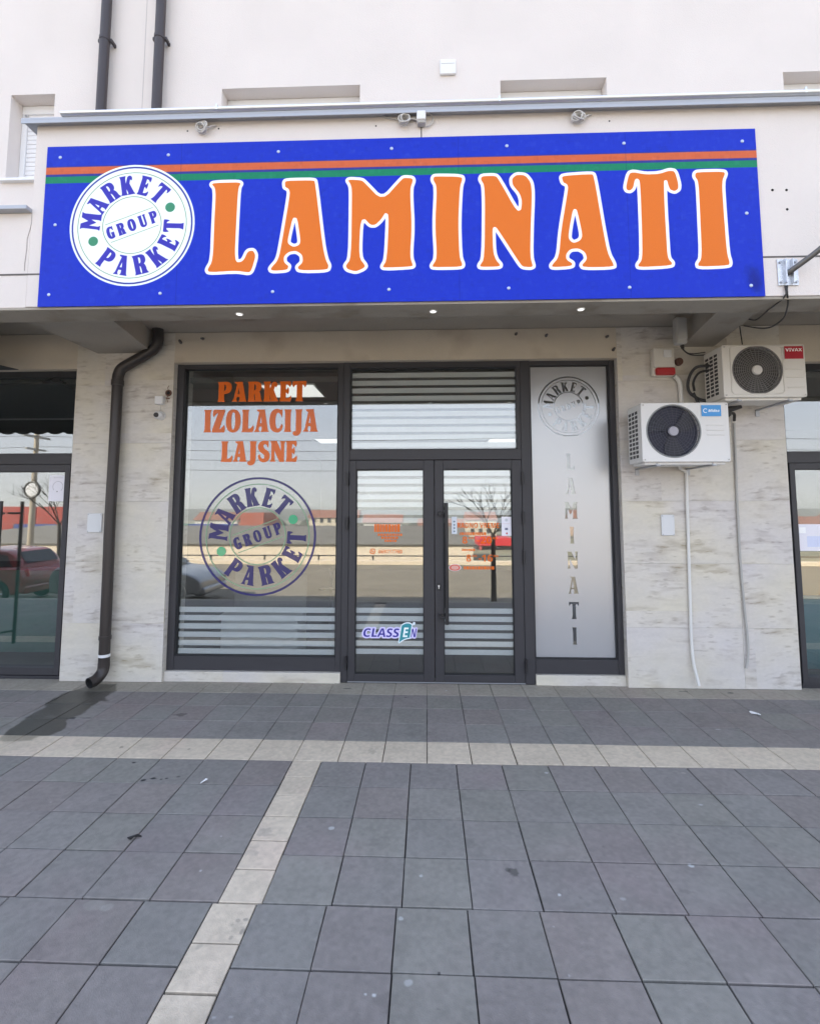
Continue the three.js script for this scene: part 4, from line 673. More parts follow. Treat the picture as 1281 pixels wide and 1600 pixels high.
// hoses, conduits and cables of the units
{
  let o = obj('drain_hose', tube([[2.37, 2.09, 0.22], [2.40, 2.075, 0.12], [2.455, 2.065, 0.04], [2.50, 2.045, 0.02], [2.508, 1.99, 0.018], [2.503, 1.7, 0.018], [2.495, 1.2, 0.018], [2.487, 0.75, 0.018], [2.482, 0.45, 0.02], [2.487, 0.25, 0.03], [2.502, 0.13, 0.045], [2.512, 0.05, 0.06]], 0.0145, 110, 10, 0.5), M.hose);
  tag(o, 'white drain hose hanging from the lower outdoor unit to the pavement', 'hose');
  o = obj('cable_duct', tube([[2.990, 2.52, 0.016], [2.985, 2.2, 0.016], [2.978, 1.8, 0.016], [2.976, 1.2, 0.016], [2.990, 0.75, 0.016], [3.002, 0.5, 0.016], [2.998, 0.32, 0.018], [2.975, 0.2, 0.02]], 0.0105, 80, 8, 0.5), M.greyPlastic);
  tag(o, 'thin beige conduit running down the right pillar beside the hose', 'conduit');
  o = obj('conduit', tube([[2.42, 2.985, 0.05], [2.45, 2.965, 0.04], [2.478, 2.92, 0.032], [2.486, 2.84, 0.028], [2.486, 2.6, 0.026], [2.486, 2.3, 0.026]], 0.021, 40, 10, 0.5), M.hose);
  tag(o, 'short white conduit from the alarm siren down behind the lower outdoor unit', 'conduit');
  o = obj('refrigerant_line', [tube([[2.66, 3.02, 0.27], [2.55, 3.02, 0.2], [2.52, 2.93, 0.12], [2.54, 2.82, 0.08], [2.62, 2.74, 0.10], [2.70, 2.70, 0.16]], 0.014, 50, 8, 0.5), tube([[2.66, 2.98, 0.27], [2.58, 2.97, 0.2], [2.56, 2.9, 0.13], [2.58, 2.82, 0.1]], 0.011, 40, 8, 0.5), tube([[2.57, 2.80, 0.10], [2.60, 2.70, 0.12], [2.66, 2.62, 0.12]], 0.013, 24, 8, 0.5)], M.cable);
  tag(o, 'black insulated pipes looping out beside the higher outdoor unit', 'pipe');
  o = obj('pipe_bundle', [new THREE.SphereGeometry(0.07, 16, 12).scale(1.15, 0.75, 0.8).translate(2.82, 2.595, 0.13), tube([[2.74, 2.58, 0.12], [2.85, 2.62, 0.14], [2.95, 2.655, 0.2]], 0.03, 24, 10, 0.5), tube([[2.85, 2.59, 0.1], [2.95, 2.60, 0.08], [2.985, 2.54, 0.03]], 0.014, 24, 8, 0.5)], M.cable);
  tag(o, 'dark taped bundle of pipes under the higher outdoor unit', 'pipe');
  o = obj('cable', [tube([[2.36, 3.235, 0.30], [2.40, 3.19, 0.26], [2.50, 3.15, 0.2], [2.62, 3.15, 0.17], [2.75, 3.165, 0.16]], 0.0065, 50, 6, 0.5), tube([[2.37, 3.24, 0.28], [2.46, 3.18, 0.2], [2.56, 3.175, 0.14], [2.70, 3.20, 0.1]], 0.005, 40, 6, 0.5)], M.cable);
  tag(o, 'thin dark cables sagging from the grey junction box to the higher outdoor unit', 'cable');
  o = obj('cable', [tube([[2.446, 3.198, 1.560], [2.435, 3.140, 1.570], [2.486, 3.093, 1.500], [2.526, 3.037, 1.400], [2.522, 3.014, 1.300], [2.507, 3.032, 1.200], [2.506, 3.127, 1.000]], 0.0055, 60, 6, 0.5)], M.cable);
  tag(o, 'dark cable drooping from the galvanised bracket back under the canopy', 'cable');
  o = obj('cable', [tube([[2.433, 3.198, 1.560], [2.426, 3.127, 1.570], [2.426, 3.107, 1.500], [2.424, 3.094, 1.400], [2.664, 3.211, 0.900], [2.773, 3.350, 0.600], [2.709, 3.394, 0.620], [2.789, 3.307, 0.500], [2.866, 3.176, 0.400]], 0.0055, 50, 6, 0.4)], M.cable);
  tag(o, 'dark cable running straight back along the right canopy beam', 'cable');
  o = group('junction_box'); o.position.set(2.365, 3.34, 0.3); tag(o, 'grey junction box beside the right canopy beam', 'junction box');
  obj('body', new RoundedBoxGeometry(0.10, 0.26, 0.08, 3, 0.018), M.greyPlastic, o); obj('lid', new RoundedBoxGeometry(0.088, 0.2, 0.012, 2, 0.005).translate(0, 0.01, 0.044), M.greyPlastic, o); obj('cable_gland', [new THREE.CylinderGeometry(0.014, 0.014, 0.04, 10).translate(0.02, -0.145, 0)], M.cable, o);
}
// alarm siren and the little brown plug beside it
{
  const s = group('alarm_siren'); s.position.set(2.315, 3.12, 0.002); tag(s, 'white alarm siren with a red lower light on the right pillar', 'alarm');
  obj('body', [new RoundedBoxGeometry(0.205, 0.20, 0.085, 3, 0.016).translate(0, 0.038, 0.043), new RoundedBoxGeometry(0.215, 0.10, 0.06, 3, 0.014).translate(0, -0.09, 0.031)], M.creamMetal, s);
  obj('sounder_cover', new RoundedBoxGeometry(0.075, 0.075, 0.014, 2, 0.006).translate(0.03, 0.075, 0.09), M.whitePlastic, s);
  obj('red_light', new RoundedBoxGeometry(0.185, 0.075, 0.055, 3, 0.02).translate(0.01, -0.098, 0.07), M.red, s);
  const b = obj('wall_plug', [new THREE.CylinderGeometry(0.036, 0.04, 0.03, 18).rotateX(Math.PI / 2).translate(2.49, 3.135, 0.015), new THREE.CylinderGeometry(0.016, 0.016, 0.04, 12).rotateX(Math.PI / 2).translate(2.49, 3.135, 0.022)], M.brown);
  tag(b, 'small round brown fitting on the pillar just right of the alarm siren', 'fitting');
}
// camera, sensor and box on the left pillar
{
  let c = group('security_camera'); c.position.set(-2.708, 2.63, 0.0); tag(c, 'small white round security camera under its junction box on the left pillar', 'security camera');
  obj('base', new THREE.CylinderGeometry(0.042, 0.048, 0.02, 24).rotateX(Math.PI / 2).translate(0.004, 0, 0.01), M.whitePlastic, c);
  obj('housing', new THREE.SphereGeometry(0.044, 24, 16).scale(1.05, 0.95, 1).translate(0, 0, 0.042), M.whitePlastic, c);
  obj('lens', [new THREE.CylinderGeometry(0.024, 0.024, 0.02, 20).rotateX(Math.PI / 2 + 0.15).translate(-0.002, -0.004, 0.079)], M.black, c);
  obj('cable', tube([[0.005, 0.045, 0.02], [0.012, 0.07, 0.03], [0.0, 0.105, 0.02]], 0.004, 16, 6), M.coil, c);
  c = group('junction_box'); c.position.set(-2.71, 2.785, 0.0); tag(c, 'small square white junction box above the round camera', 'junction box');
  obj('body', new RoundedBoxGeometry(0.085, 0.085, 0.05, 3, 0.008).translate(0, 0, 0.026), M.whitePlastic, c); obj('lid', new RoundedBoxGeometry(0.075, 0.075, 0.008, 2, 0.003).translate(0, 0, 0.053), M.whitePlastic, c);
  c = group('wall_lamp_socket'); c.position.set(-2.632, 2.865, 0.0); tag(c, 'small dark round socket with bare wires near the camera', 'socket');
  obj('ring', [new THREE.TorusGeometry(0.026, 0.008, 8, 20).translate(0, 0, 0.01)], M.brown, c); obj('cup', new THREE.CylinderGeometry(0.024, 0.024, 0.012, 18).rotateX(Math.PI / 2).translate(0, 0, 0.007), M.darkHole, c); obj('wire', [tube([[0, 0.02, 0.01], [-0.004, 0.05, 0.02], [0, 0.075, 0.008]], 0.003, 14, 5), tube([[0, -0.02, 0.01], [-0.006, -0.06, 0.03], [0, -0.1, 0.01]], 0.003, 14, 5), box(-0.02, 0.012, -0.062, -0.052, 0.004, 0.02)], M.brown, c);
}
for (const [x, y, w, h, label] of [[-3.331, 1.545, 0.15, 0.19, 'blank pale blue-white cover plate on the left pillar'], [2.315, 1.528, 0.125, 0.2, 'blank pale blue-white cover plate on the right pillar']]) {
  const p = group('cover_plate'); p.position.set(x, y, 0.0); tag(p, label, 'cover plate', 'blank cover plates on the pillars');
  obj('plate', new RoundedBoxGeometry(w, h, 0.016, 2, 0.006).translate(0, 0, 0.009), std({ color: rgb(0.67, 0.68, 0.69), roughness: 0.5 }), p);
  obj('screw', [[-1, 1], [1, 1], [-1, -1], [1, -1]].map(([a, b]) => new THREE.CylinderGeometry(0.005, 0.005, 0.006, 8).rotateX(Math.PI / 2).translate(a * (w / 2 - 0.012), b * (h / 2 - 0.012), 0.018)), M.zincDull, p);
}
{ const v = group('vent_cover'); v.position.set(0.234, 6.342, 0); tag(v, 'square white vent cover on the upper wall', 'vent'); obj('plate', new RoundedBoxGeometry(0.168, 0.165, 0.03, 2, 0.008).translate(0, 0, 0.016), M.whitePlastic, v); obj('slot', [box(-0.07, 0.07, 0.03, 0.035, 0.028, 0.0325)], M.greyPlastic, v); }
// coils of cable and the white sensor under the coping
for (const [x, y, r, label] of [[-1.62, 4.438, 0.036, 'small coil of grey cable under the coping above the round badge'], [-0.155, 4.458, 0.038, 'small coil of grey cable left of the white sensor under the coping'], [1.072, 4.442, 0.042, 'small coil of grey cable under the coping above the letter N']]) {
  const g = []; for (let i = 0; i < 6; i++) g.push(new THREE.TorusGeometry(r * rr(0.8, 1.08), 0.0055, 6, 28).rotateX(rr(-0.5, 0.5)).rotateY(rr(-0.5, 0.5)).scale(1, rr(0.72, 1), 1).translate(x + rr(-0.012, 0.012), y + rr(-0.01, 0.01), 1.575 + i * 0.004));
  g.push(tube([[x + r, y, 1.58], [x + r + 0.04, y + 0.022, 1.57], [x + r + 0.06, y + 0.036, 1.555]], 0.005, 12, 6));
  tag(obj('cable_coil', g, M.coil), label, 'cable', 'coils of cable under the coping');
}
{
  const s = group('motion_sensor'); s.position.set(-0.033, 4.462, 1.551); tag(s, 'small white sensor box under the coping above the sign', 'sensor');
  obj('body', new RoundedBoxGeometry(0.066, 0.07, 0.06, 3, 0.01).translate(0, 0.006, 0.032), M.whitePlastic, s); obj('window', new RoundedBoxGeometry(0.056, 0.024, 0.05, 2, 0.008).translate(0, -0.036, 0.028), M.greyPlastic, s);
  obj('cable_loop', [new THREE.TorusGeometry(0.05, 0.005, 6, 24, 4).rotateZ(-1.6).translate(0.035, 0.005, 0.014), tube([[-0.03, 0.0, 0.02], [-0.07, 0.01, 0.02], [-0.1, 0.0, 0.02]], 0.006, 12, 6), tube([[-0.16, 0.012, 0.012], [-0.22, 0.025, 0.01], [-0.27, 0.036, 0.008]], 0.005, 12, 6)], M.coil, s);
}
// galvanised bracket with its grey tube
{
  const b = group('wall_bracket'); b.position.set(2.4585, 3.292, 1.551); tag(b, 'galvanised plate bracket holding a grey tube at the right end of the sign', 'bracket');
  obj('plate', new RoundedBoxGeometry(0.136, 0.186, 0.008, 2, 0.003).translate(0, 0, 0.005), M.galv, b);
  obj('channel', [box(-0.03, -0.022, -0.085, 0.088, 0.008, 0.034, 0.002), box(0.018, 0.026, -0.085, 0.088, 0.008, 0.034, 0.002)], M.galv, b);
  for (const [x, y] of [[-0.05, 0.07], [0.05, 0.07], [-0.05, -0.07], [0.05, -0.07]]) obj('bolt', new THREE.CylinderGeometry(0.009, 0.009, 0.012, 6).rotateX(Math.PI / 2).translate(x, y, 0.013), M.zincDull, b);
  obj('tube', [tube([[-0.01, -0.012, 0.012], [0.02, 0.012, 0.05], [0.10, 0.075, 0.12], [0.16, 0.135, 0.18], [0.20, 0.20, 0.22], [0.24, 0.33, 0.25], [0.27, 0.6, 0.27]], 0.0185, 70, 14, 0.5)], M.greyTube, b);
}
// ------------------------------------------------------------------ notices behind and on the glass
function notice(name, label, x0, x1, y0, y1, z, draw, tilt = 0) {
  const n = obj(name, new THREE.BoxGeometry(x1 - x0, y1 - y0, 0.001), [M.paper, M.paper, M.paper, M.paper, std({ map: canvasTex(256, Math.round(256 * (y1 - y0) / (x1 - x0)), draw), roughness: 0.75 }), M.paper]);
  n.position.set((x0 + x1) / 2, (y0 + y1) / 2, z); n.rotation.z = tilt; tag(n, label, 'notice'); return n;
}
const white = (c, w, h) => { c.fillStyle = '#eceaf2'; c.fillRect(0, 0, w, h); };
notice('paper_notice', 'white paper notice with a faint round symbol on the left neighbour door', -3.925, -3.735, 1.765, 2.035, -0.119, (c, w, h) => { white(c, w, h); c.strokeStyle = '#b9b6c0'; c.lineWidth = 7; c.beginPath(); c.arc(w / 2, h * 0.44, w * 0.28, 2.4, 7.2); c.stroke(); c.fillStyle = '#44424a'; c.beginPath(); c.arc(w * 0.47, h * 0.63, 8, 0, 7); c.fill(); c.fillStyle = '#c8c6d0'; c.fillRect(w * 0.25, h * 0.09, w * 0.5, 8); });
notice('paper_notice', 'wide white paper sheet on the right neighbour door', 3.612, 3.93, 1.275, 1.535, -0.119, (c, w, h) => { white(c, w, h); c.fillStyle = '#d6dcf4'; c.fillRect(w * 0.3, h * 0.45, w * 0.7, h * 0.4); c.fillStyle = '#fff'; c.fillRect(w * 0.08, h * 0.12, w * 0.2, h * 0.22); });
notice('paper_notice', 'white sticker strip with small pictograms near the door edge, wider of two', 0.738, 0.834, 1.418, 1.606, ZD + 0.0016, (c, w, h) => { white(c, w, h); c.fillStyle = '#c9cbd2'; c.beginPath(); c.arc(w * 0.5, h * 0.17, 40, 0, 7); c.fill(); c.fillStyle = '#75788a'; c.fillRect(w * 0.34, h * 0.58, w * 0.3, 60); c.fillStyle = '#caa'; c.fillRect(w * 0.1, h * 0.36, w * 0.8, 5); c.fillStyle = '#c04a52'; c.beginPath(); c.arc(w * 0.52, h * 0.87, 24, 0, 7); c.fill(); });
notice('paper_notice', 'narrow pale sticker strip of small symbols beside the pull handle', 0.243, 0.296, 1.436, 1.606, ZD + 0.0016, (c, w, h) => { c.fillStyle = '#dfe6ef'; c.fillRect(0, 0, w, h); c.fillStyle = '#5a6d84'; for (let i = 0; i < 4; i++) { c.beginPath(); c.arc(w / 2, h * (0.28 + i * 0.19), 40, 0, 7); c.fill(); } });
// ------------------------------------------------------------------ inside the shop
for (const [x, z, label] of [[-1.55, -0.72, 'bright square ceiling light just inside the shop window'], [-1.9, -5.0, 'bright square ceiling light deep inside the shop behind the window'], [1.55, -5.0, 'bright square ceiling light deep inside the shop behind the door']]) {
  const l = group('ceiling_light'); l.position.set(x, 3.06, z); tag(l, label, 'ceiling light', 'ceiling lights inside the shop');
  obj('frame', [box(-0.32, 0.32, -0.014, 0, -0.32, -0.3), box(-0.32, 0.32, -0.014, 0, 0.3, 0.32), box(-0.32, -0.3, -0.014, 0, -0.3, 0.3), box(0.3, 0.32, -0.014, 0, -0.3, 0.3)], M.whitePlastic, l);
  obj('diffuser', box(-0.3, 0.3, -0.01, -0.001, -0.3, 0.3), M.lamp, l);
  const a = new THREE.RectAreaLight(rgb(1, 0.98, 0.95), 0.28, 0.6, 0.6); a.position.set(0, -0.016, 0); a.rotation.x = -Math.PI / 2; l.add(a);
}
for (const [x, z, label] of [[-1.72, -9.0 + 0.6, 'small hanging lamp glinting behind the left door leaf'], [1.95, -8.5, 'small hanging lamp glinting behind the right door leaf, the higher one'], [1.25, -8.2, 'small hanging lamp glinting behind the right door leaf, the lower one']]) {
  const l = group('pendant_lamp'); l.position.set(x, 2.0, z); tag(l, label, 'lamp', 'hanging lamps at the back of the shop');
  obj('shade', new THREE.CylinderGeometry(0.05, 0.22, 0.12, 24, 1, true).translate(0, 0.1, 0), M.whitePlastic, l); obj('bulb', new THREE.CylinderGeometry(0.2, 0.2, 0.02, 24).translate(0, 0.03, 0), M.lamp, l); obj('cord', new THREE.CylinderGeometry(0.006, 0.006, 0.9, 6).translate(0, 0.6, 0), M.cable, l);
  const p = new THREE.PointLight(rgb(1, 0.97, 0.9), 0.08); p.position.set(0, -0.02, 0); p.castShadow = true; l.add(p);
}
{
  const c = group('display_counter'); c.position.set(-1.86, 0.004, -0.85); tag(c, 'low white display counter behind the striped window foot', 'counter');
  obj('body', new RoundedBoxGeometry(0.86, 0.46, 0.4, 2, 0.01).translate(0, 0.24, 0), M.shutter, c); obj('top', new RoundedBoxGeometry(0.92, 0.03, 0.46, 2, 0.008).translate(0, 0.487, 0), M.shutter, c); obj('back_panel', new RoundedBoxGeometry(0.86, 0.42, 0.03, 2, 0.005).translate(0, 0.71, -0.19), M.roomWall, c);
  const s = group('display_stand'); s.position.set(-1.12, 0.004, -0.95); tag(s, 'slim dark sample stand beside the white counter inside', 'display stand');
  obj('post', [box(-0.02, 0.02, 0, 1.0, -0.02, 0.02)], M.black, s); obj('shelf', [0.25, 0.5, 0.75].map((y) => box(-0.12, 0.12, y, y + 0.02, -0.1, 0.1)), M.black, s); obj('base', [box(-0.14, 0.14, 0, 0.02, -0.12, 0.12)], M.black, s);
  const w = std({ color: rgb(0.42, 0.25, 0.10), roughness: 0.8 });
  const lc = group('shop_counter'); lc.position.set(-4.6, 0.006, -1.2); tag(lc, 'dark green counter behind the left neighbour door', 'counter'); obj('body', new RoundedBoxGeometry(2.2, 0.95, 0.6, 2, 0.01).translate(0, 0.48, 0), std({ color: rgb(0.015, 0.10, 0.075), roughness: 0.5 }), lc); obj('top', new RoundedBoxGeometry(2.26, 0.04, 0.66, 2, 0.008).translate(0, 0.977, 0), M.black, lc);
  for (const [x, y, z, a, b, d, label, m] of [[4.3, 0.006, -0.9, 1.2, 0.75, 0.6, 'teal plastic crate low behind the right neighbour door', std({ color: rgb(0.03, 0.16, 0.18), roughness: 0.6 })], [4.3, 0.758, -0.9, 1.1, 0.42, 0.5, 'brown cardboard box standing on the teal crate behind the right neighbour door', w]]) {
    const g = group('storage_box'); g.position.set(x, y, z); tag(g, label, 'box'); obj('body', new RoundedBoxGeometry(a, b - 0.03, d, 2, 0.01).translate(0, (b - 0.03) / 2, 0), m, g); obj('lid', new RoundedBoxGeometry(a + 0.02, 0.03, d + 0.02, 2, 0.006).translate(0, b - 0.015, 0), m, g);
  }
}
// ------------------------------------------------------------------ litter on the pavement
function scrap(name, label, x, z, pts0, m, y = 0.002) {
  const pts = pts0.map(([a, b]) => [a * 0.72, b * 0.72]);
  const s = new THREE.Shape(); pts.forEach(([a, b], i) => (i ? s.lineTo(a, b) : s.moveTo(a, b))); s.closePath();
  const g = new THREE.ExtrudeGeometry(s, { depth: 0.004, bevelEnabled: true, bevelSize: 0.001, bevelThickness: 0.001, bevelSegments: 1 }).rotateX(-Math.PI / 2), p = g.attributes.position;
  for (let i = 0; i < p.count; i++) p.setY(i, p.getY(i) + 0.012 * Math.abs(Math.sin(p.getX(i) * 60 + 1)) + 0.3 * Math.abs(p.getZ(i)) * 0.3);
  g.computeVertexNormals(); const o = obj(name, g, m); o.position.set(x, y, z); tag(o, label, 'litter');
}
scrap('paper_scrap', 'crumpled white paper scrap on the pavement before the right pillar', 2.682, 0.57, [[-0.03, 0.04], [-0.012, 0.045], [0.0, 0.012], [0.04, -0.01], [0.045, -0.04], [0.01, -0.045], [-0.01, -0.02], [-0.028, 0.005]], M.paper);
scrap('paper_scrap', 'tiny white paper scrap lying left of the pale slab strip', -1.382, 1.728, [[-0.022, -0.016], [0.0, -0.014], [0.022, 0.016], [0.006, 0.02], [-0.008, 0.0]], M.paper);
scrap('dead_leaf', 'small black dead leaf on a slab joint left of the pale strip', -1.505, 2.255, [[-0.04, -0.014], [-0.018, -0.018], [0.0, 0.0], [0.02, 0.004], [0.044, 0.016], [0.02, 0.018], [-0.004, 0.012], [-0.028, 0.006]], std({ color: rgb(0.012, 0.011, 0.012), roughness: 0.8 }));
scene.fog = new THREE.FogExp2(0xcfd0cc, 0.0016);          // thin haze over the valley
// ------------------------------------------------------------------ across the street: what the glass mirrors
const GY = (z) => z < 4.02 ? 0 : z < 5.5 ? -0.07 - 0.49 * (z - 4.02) / 1.48 : z < 8 ? -0.56 - 0.26 * (z - 5.5) / 2.5 : z < 17.4 ? -0.82 : z < 23 ? -0.84 - 2.16 * Math.max(0, z - 19) / 4 : z < 60 ? -3.15 : -3.3 - 2.7 * Math.min(1, (z - 60) / 50);
function car(label, x, z, paintM, dir) {
  const c = group('parked_car'); c.position.set(x, GY(z) + 0.012, z); c.rotation.y = dir > 0 ? 0 : Math.PI; tag(c, label, 'car');
  const L = 4.0, sil = new THREE.Shape();
  sil.moveTo(-1.98, 0.34); sil.lineTo(-1.66, 0.26); sil.absarc(-1.28, 0.30, 0.36, Math.PI, 0, true); sil.lineTo(0.86, 0.24); sil.absarc(1.24, 0.30, 0.36, Math.PI, 0, true); sil.lineTo(1.9, 0.30);
  sil.quadraticCurveTo(2.02, 0.42, 1.98, 0.62); sil.quadraticCurveTo(1.86, 0.84, 1.0, 0.93); sil.lineTo(-1.78, 0.98); sil.quadraticCurveTo(-2.0, 0.92, -2.02, 0.6); sil.closePath();
  obj('body', new THREE.ExtrudeGeometry(sil, { depth: 1.46, bevelEnabled: true, bevelThickness: 0.1, bevelSize: 0.06, bevelOffset: -0.06, bevelSegments: 4, curveSegments: 10 }).translate(0, 0, -0.73), paintM, c);
  const cab = new THREE.Shape(); cab.moveTo(-1.86, 0.95); cab.quadraticCurveTo(-1.8, 1.25, -1.45, 1.40); cab.quadraticCurveTo(-0.6, 1.50, 0.15, 1.40); cab.quadraticCurveTo(0.6, 1.25, 1.05, 0.92); cab.closePath();
  obj('roof', new THREE.ExtrudeGeometry(cab, { depth: 1.1, bevelEnabled: true, bevelThickness: 0.16, bevelSize: 0.05, bevelOffset: -0.05, bevelSegments: 4, curveSegments: 10 }).translate(0, 0, -0.55), paintM, c);
  const win = (p) => { const s = new THREE.Shape(); p.forEach(([a, b], i) => (i ? s.lineTo(a, b) : s.moveTo(a, b))); s.closePath(); return s; };
  const gm = std({ color: rgb(0.02, 0.025, 0.03), roughness: 0.08 });
  for (const k of [-1, 1]) for (const p of [[[-1.6, 0.99], [-1.46, 1.28], [-1.0, 1.35], [-0.98, 0.99]], [[-0.93, 0.99], [-0.95, 1.36], [-0.2, 1.38], [-0.18, 0.98]], [[-0.12, 0.98], [-0.14, 1.37], [0.15, 1.34], [0.78, 0.97]]]) obj('side_window', extr(win(p), 0.012).translate(0, 0, k > 0 ? 0.705 : -0.717), gm, c);
  obj('rear_window', box(-0.19, 0.19, -0.008, 0.008, -0.55, 0.55, 0.006).rotateZ(0.86).translate(-1.745, 1.215, 0), gm, c);
  obj('windscreen', box(-0.40, 0.40, -0.008, 0.008, -0.56, 0.56, 0.006).rotateZ(-0.50).translate(0.66, 1.20, 0), gm, c);
  for (const wx of [-1.28, 1.24]) for (const k of [-1, 1]) {
    const w = obj('wheel', new THREE.TorusGeometry(0.235, 0.075, 10, 28).translate(wx, 0.305, k * 0.74), M.black, c);
    const sp = [new THREE.CylinderGeometry(0.05, 0.05, 0.03, 14).rotateX(Math.PI / 2).translate(wx, 0.305, k * 0.77), new THREE.TorusGeometry(0.185, 0.015, 6, 24).translate(wx, 0.305, k * 0.77)];
    for (let i = 0; i < 6; i++) { const t = i * Math.PI / 3; sp.push(cyl(V3(wx, 0.305, k * 0.775), V3(wx + 0.18 * Math.cos(t), 0.305 + 0.18 * Math.sin(t), k * 0.77), 0.03, 0.022, 6)); }
    obj('rim', sp, M.zinc, w);
  }
  for (const k of [-1, 1]) { obj('headlight', new THREE.SphereGeometry(0.13, 14, 10).scale(0.7, 0.6, 0.9).translate(1.88, 0.66, k * 0.58), M.glass, c); obj('tail_light', new THREE.SphereGeometry(0.13, 14, 10).scale(0.5, 1, 0.6).translate(-1.95, 0.8, k * 0.64), M.red, c); obj('side_mirror', new THREE.SphereGeometry(0.09, 12, 8).scale(0.7, 0.8, 1).translate(0.72, 1.0, k * 0.86), paintM, c); }
  obj('bumper', [box(-2.06, -1.75, 0.3, 0.5, -0.74, 0.74, 0.06), box(1.75, 2.05, 0.28, 0.46, -0.72, 0.72, 0.06)], paintM, c);
  return c;
}
car('dark red hatchback parked in the shade, mirrored in the left neighbour door', -12.35, 8.2, new THREE.MeshPhysicalMaterial({ color: rgb(0.30, 0.03, 0.028), roughness: 0.35, clearcoat: 1, clearcoatRoughness: 0.05 }), -1);
car('silver grey car parked in the shade, mirrored in the window with orange lettering', -7.75, 8.3, new THREE.MeshPhysicalMaterial({ color: rgb(0.30, 0.30, 0.31), metalness: 0.5, roughness: 0.3, clearcoat: 1, clearcoatRoughness: 0.05 }), 1);

const bark = std({ color: rgb(0.045, 0.036, 0.03), roughness: 0.95 });
function bareTree(label, x, z, fork, top, seed) {
  seedState = seed; const y0 = GY(z), t = group('bare_tree'); t.position.set(x, y0, z); tag(t, label, 'tree');
  const lean = rr(-0.04, 0.04);
  obj('trunk', [cyl(V3(0, 0, 0), V3(lean, fork * 0.5, 0), 0.075, 0.062, 9), cyl(V3(lean, fork * 0.49, 0), V3(lean * 2, fork + 0.05, 0), 0.062, 0.055, 9)], bark, t);
  const g = [];
  const grow = (p, d, len, r, lv) => {
    const q = p.clone().addScaledVector(d, len); g.push(cyl(p, q, r, r * 0.66, lv > 2 ? 6 : 4)); if (lv === 0) return;
    const n = lv > 2 ? 3 : 2 + (rnd() < 0.5);
    for (let i = 0; i < n; i++) { const e = d.clone().add(V3(rr(-0.75, 0.75), rr(-0.15, 0.5), rr(-0.75, 0.75))).normalize(); grow(p.clone().lerp(q, rr(0.55, 1)), e, len * rr(0.6, 0.85), r * 0.62, lv - 1); }
  };
  for (let i = 0; i < 5; i++) { const a = i * 1.257 + rr(-0.3, 0.3); grow(V3(lean * 2, fork, 0), V3(Math.cos(a) * 0.7, 0.85, Math.sin(a) * 0.7).normalize(), (top - fork) * 0.40, 0.022, 3); }
  obj('crown', g, bark, t);
}
bareTree('small bare street tree, mirrored in the right door leaf', 1.66, 7.6, 1.78, 3.5, 11);
bareTree('small bare street tree, mirrored in the left neighbour door', -12.9, 12.0, 1.95, 4.4, 23);
seedState = 99;
const poleM = std({ color: rgb(0.42, 0.36, 0.28), roughness: 0.9 });
const poleAt = [[-18.8, 17.9], [8.5, 18.4], [36, 18.9]];
poleAt.forEach(([x, z], i) => {
  const p = group('utility_pole'); p.position.set(x, GY(17), z); tag(p, ['pale utility pole with a round traffic mirror, far left in the mirrored street', 'pale utility pole standing mid-street across the road behind the viewer', 'pale utility pole across the road, far right behind the viewer'][i], 'utility pole');
  obj('pole', cyl(V3(0, 0, 0), V3(0, 7.2, 0), 0.14, 0.09, 14), poleM, p);
  obj('cross_arm', [box(-0.05, 0.05, 5.9, 6.0, -0.8, 0.8), box(-0.05, 0.05, 5.3, 5.38, -0.6, 0.6)], M.greyPlastic, p);
  if (!i) { const m = obj('traffic_mirror', new THREE.TorusGeometry(0.36, 0.06, 8, 28).translate(0.1, 3.4, -0.2), M.greyTube, p); obj('mirror_glass', new THREE.SphereGeometry(0.36, 24, 12).scale(1, 1, 0.15).translate(0.1, 3.4, -0.2), M.whitePlastic, m); }
});
for (const [y, dz, label] of [[5.05, -0.7, 'topmost overhead wire strung across the street'], [4.72, 0.7, 'second overhead wire strung across the street'], [4.15, -0.5, 'third overhead wire strung across the street'], [3.75, 0.5, 'lowest overhead wire strung across the street']]) {
  const pts = []; for (let i = 0; i <= 24; i++) { const x = -45 + i * 80 / 24, span = ((x + 18.8) / 27.3) % 1, s = span < 0 ? span + 1 : span; pts.push([x, y - 0.9 * 4 * s * (1 - s) * 0.3, 18 + dz + x * 0.02]); }
  tag(obj('overhead_wire', tube(pts, 0.011, 120, 5, 0.5), M.cable), label, 'wire', 'wires across the street');
}
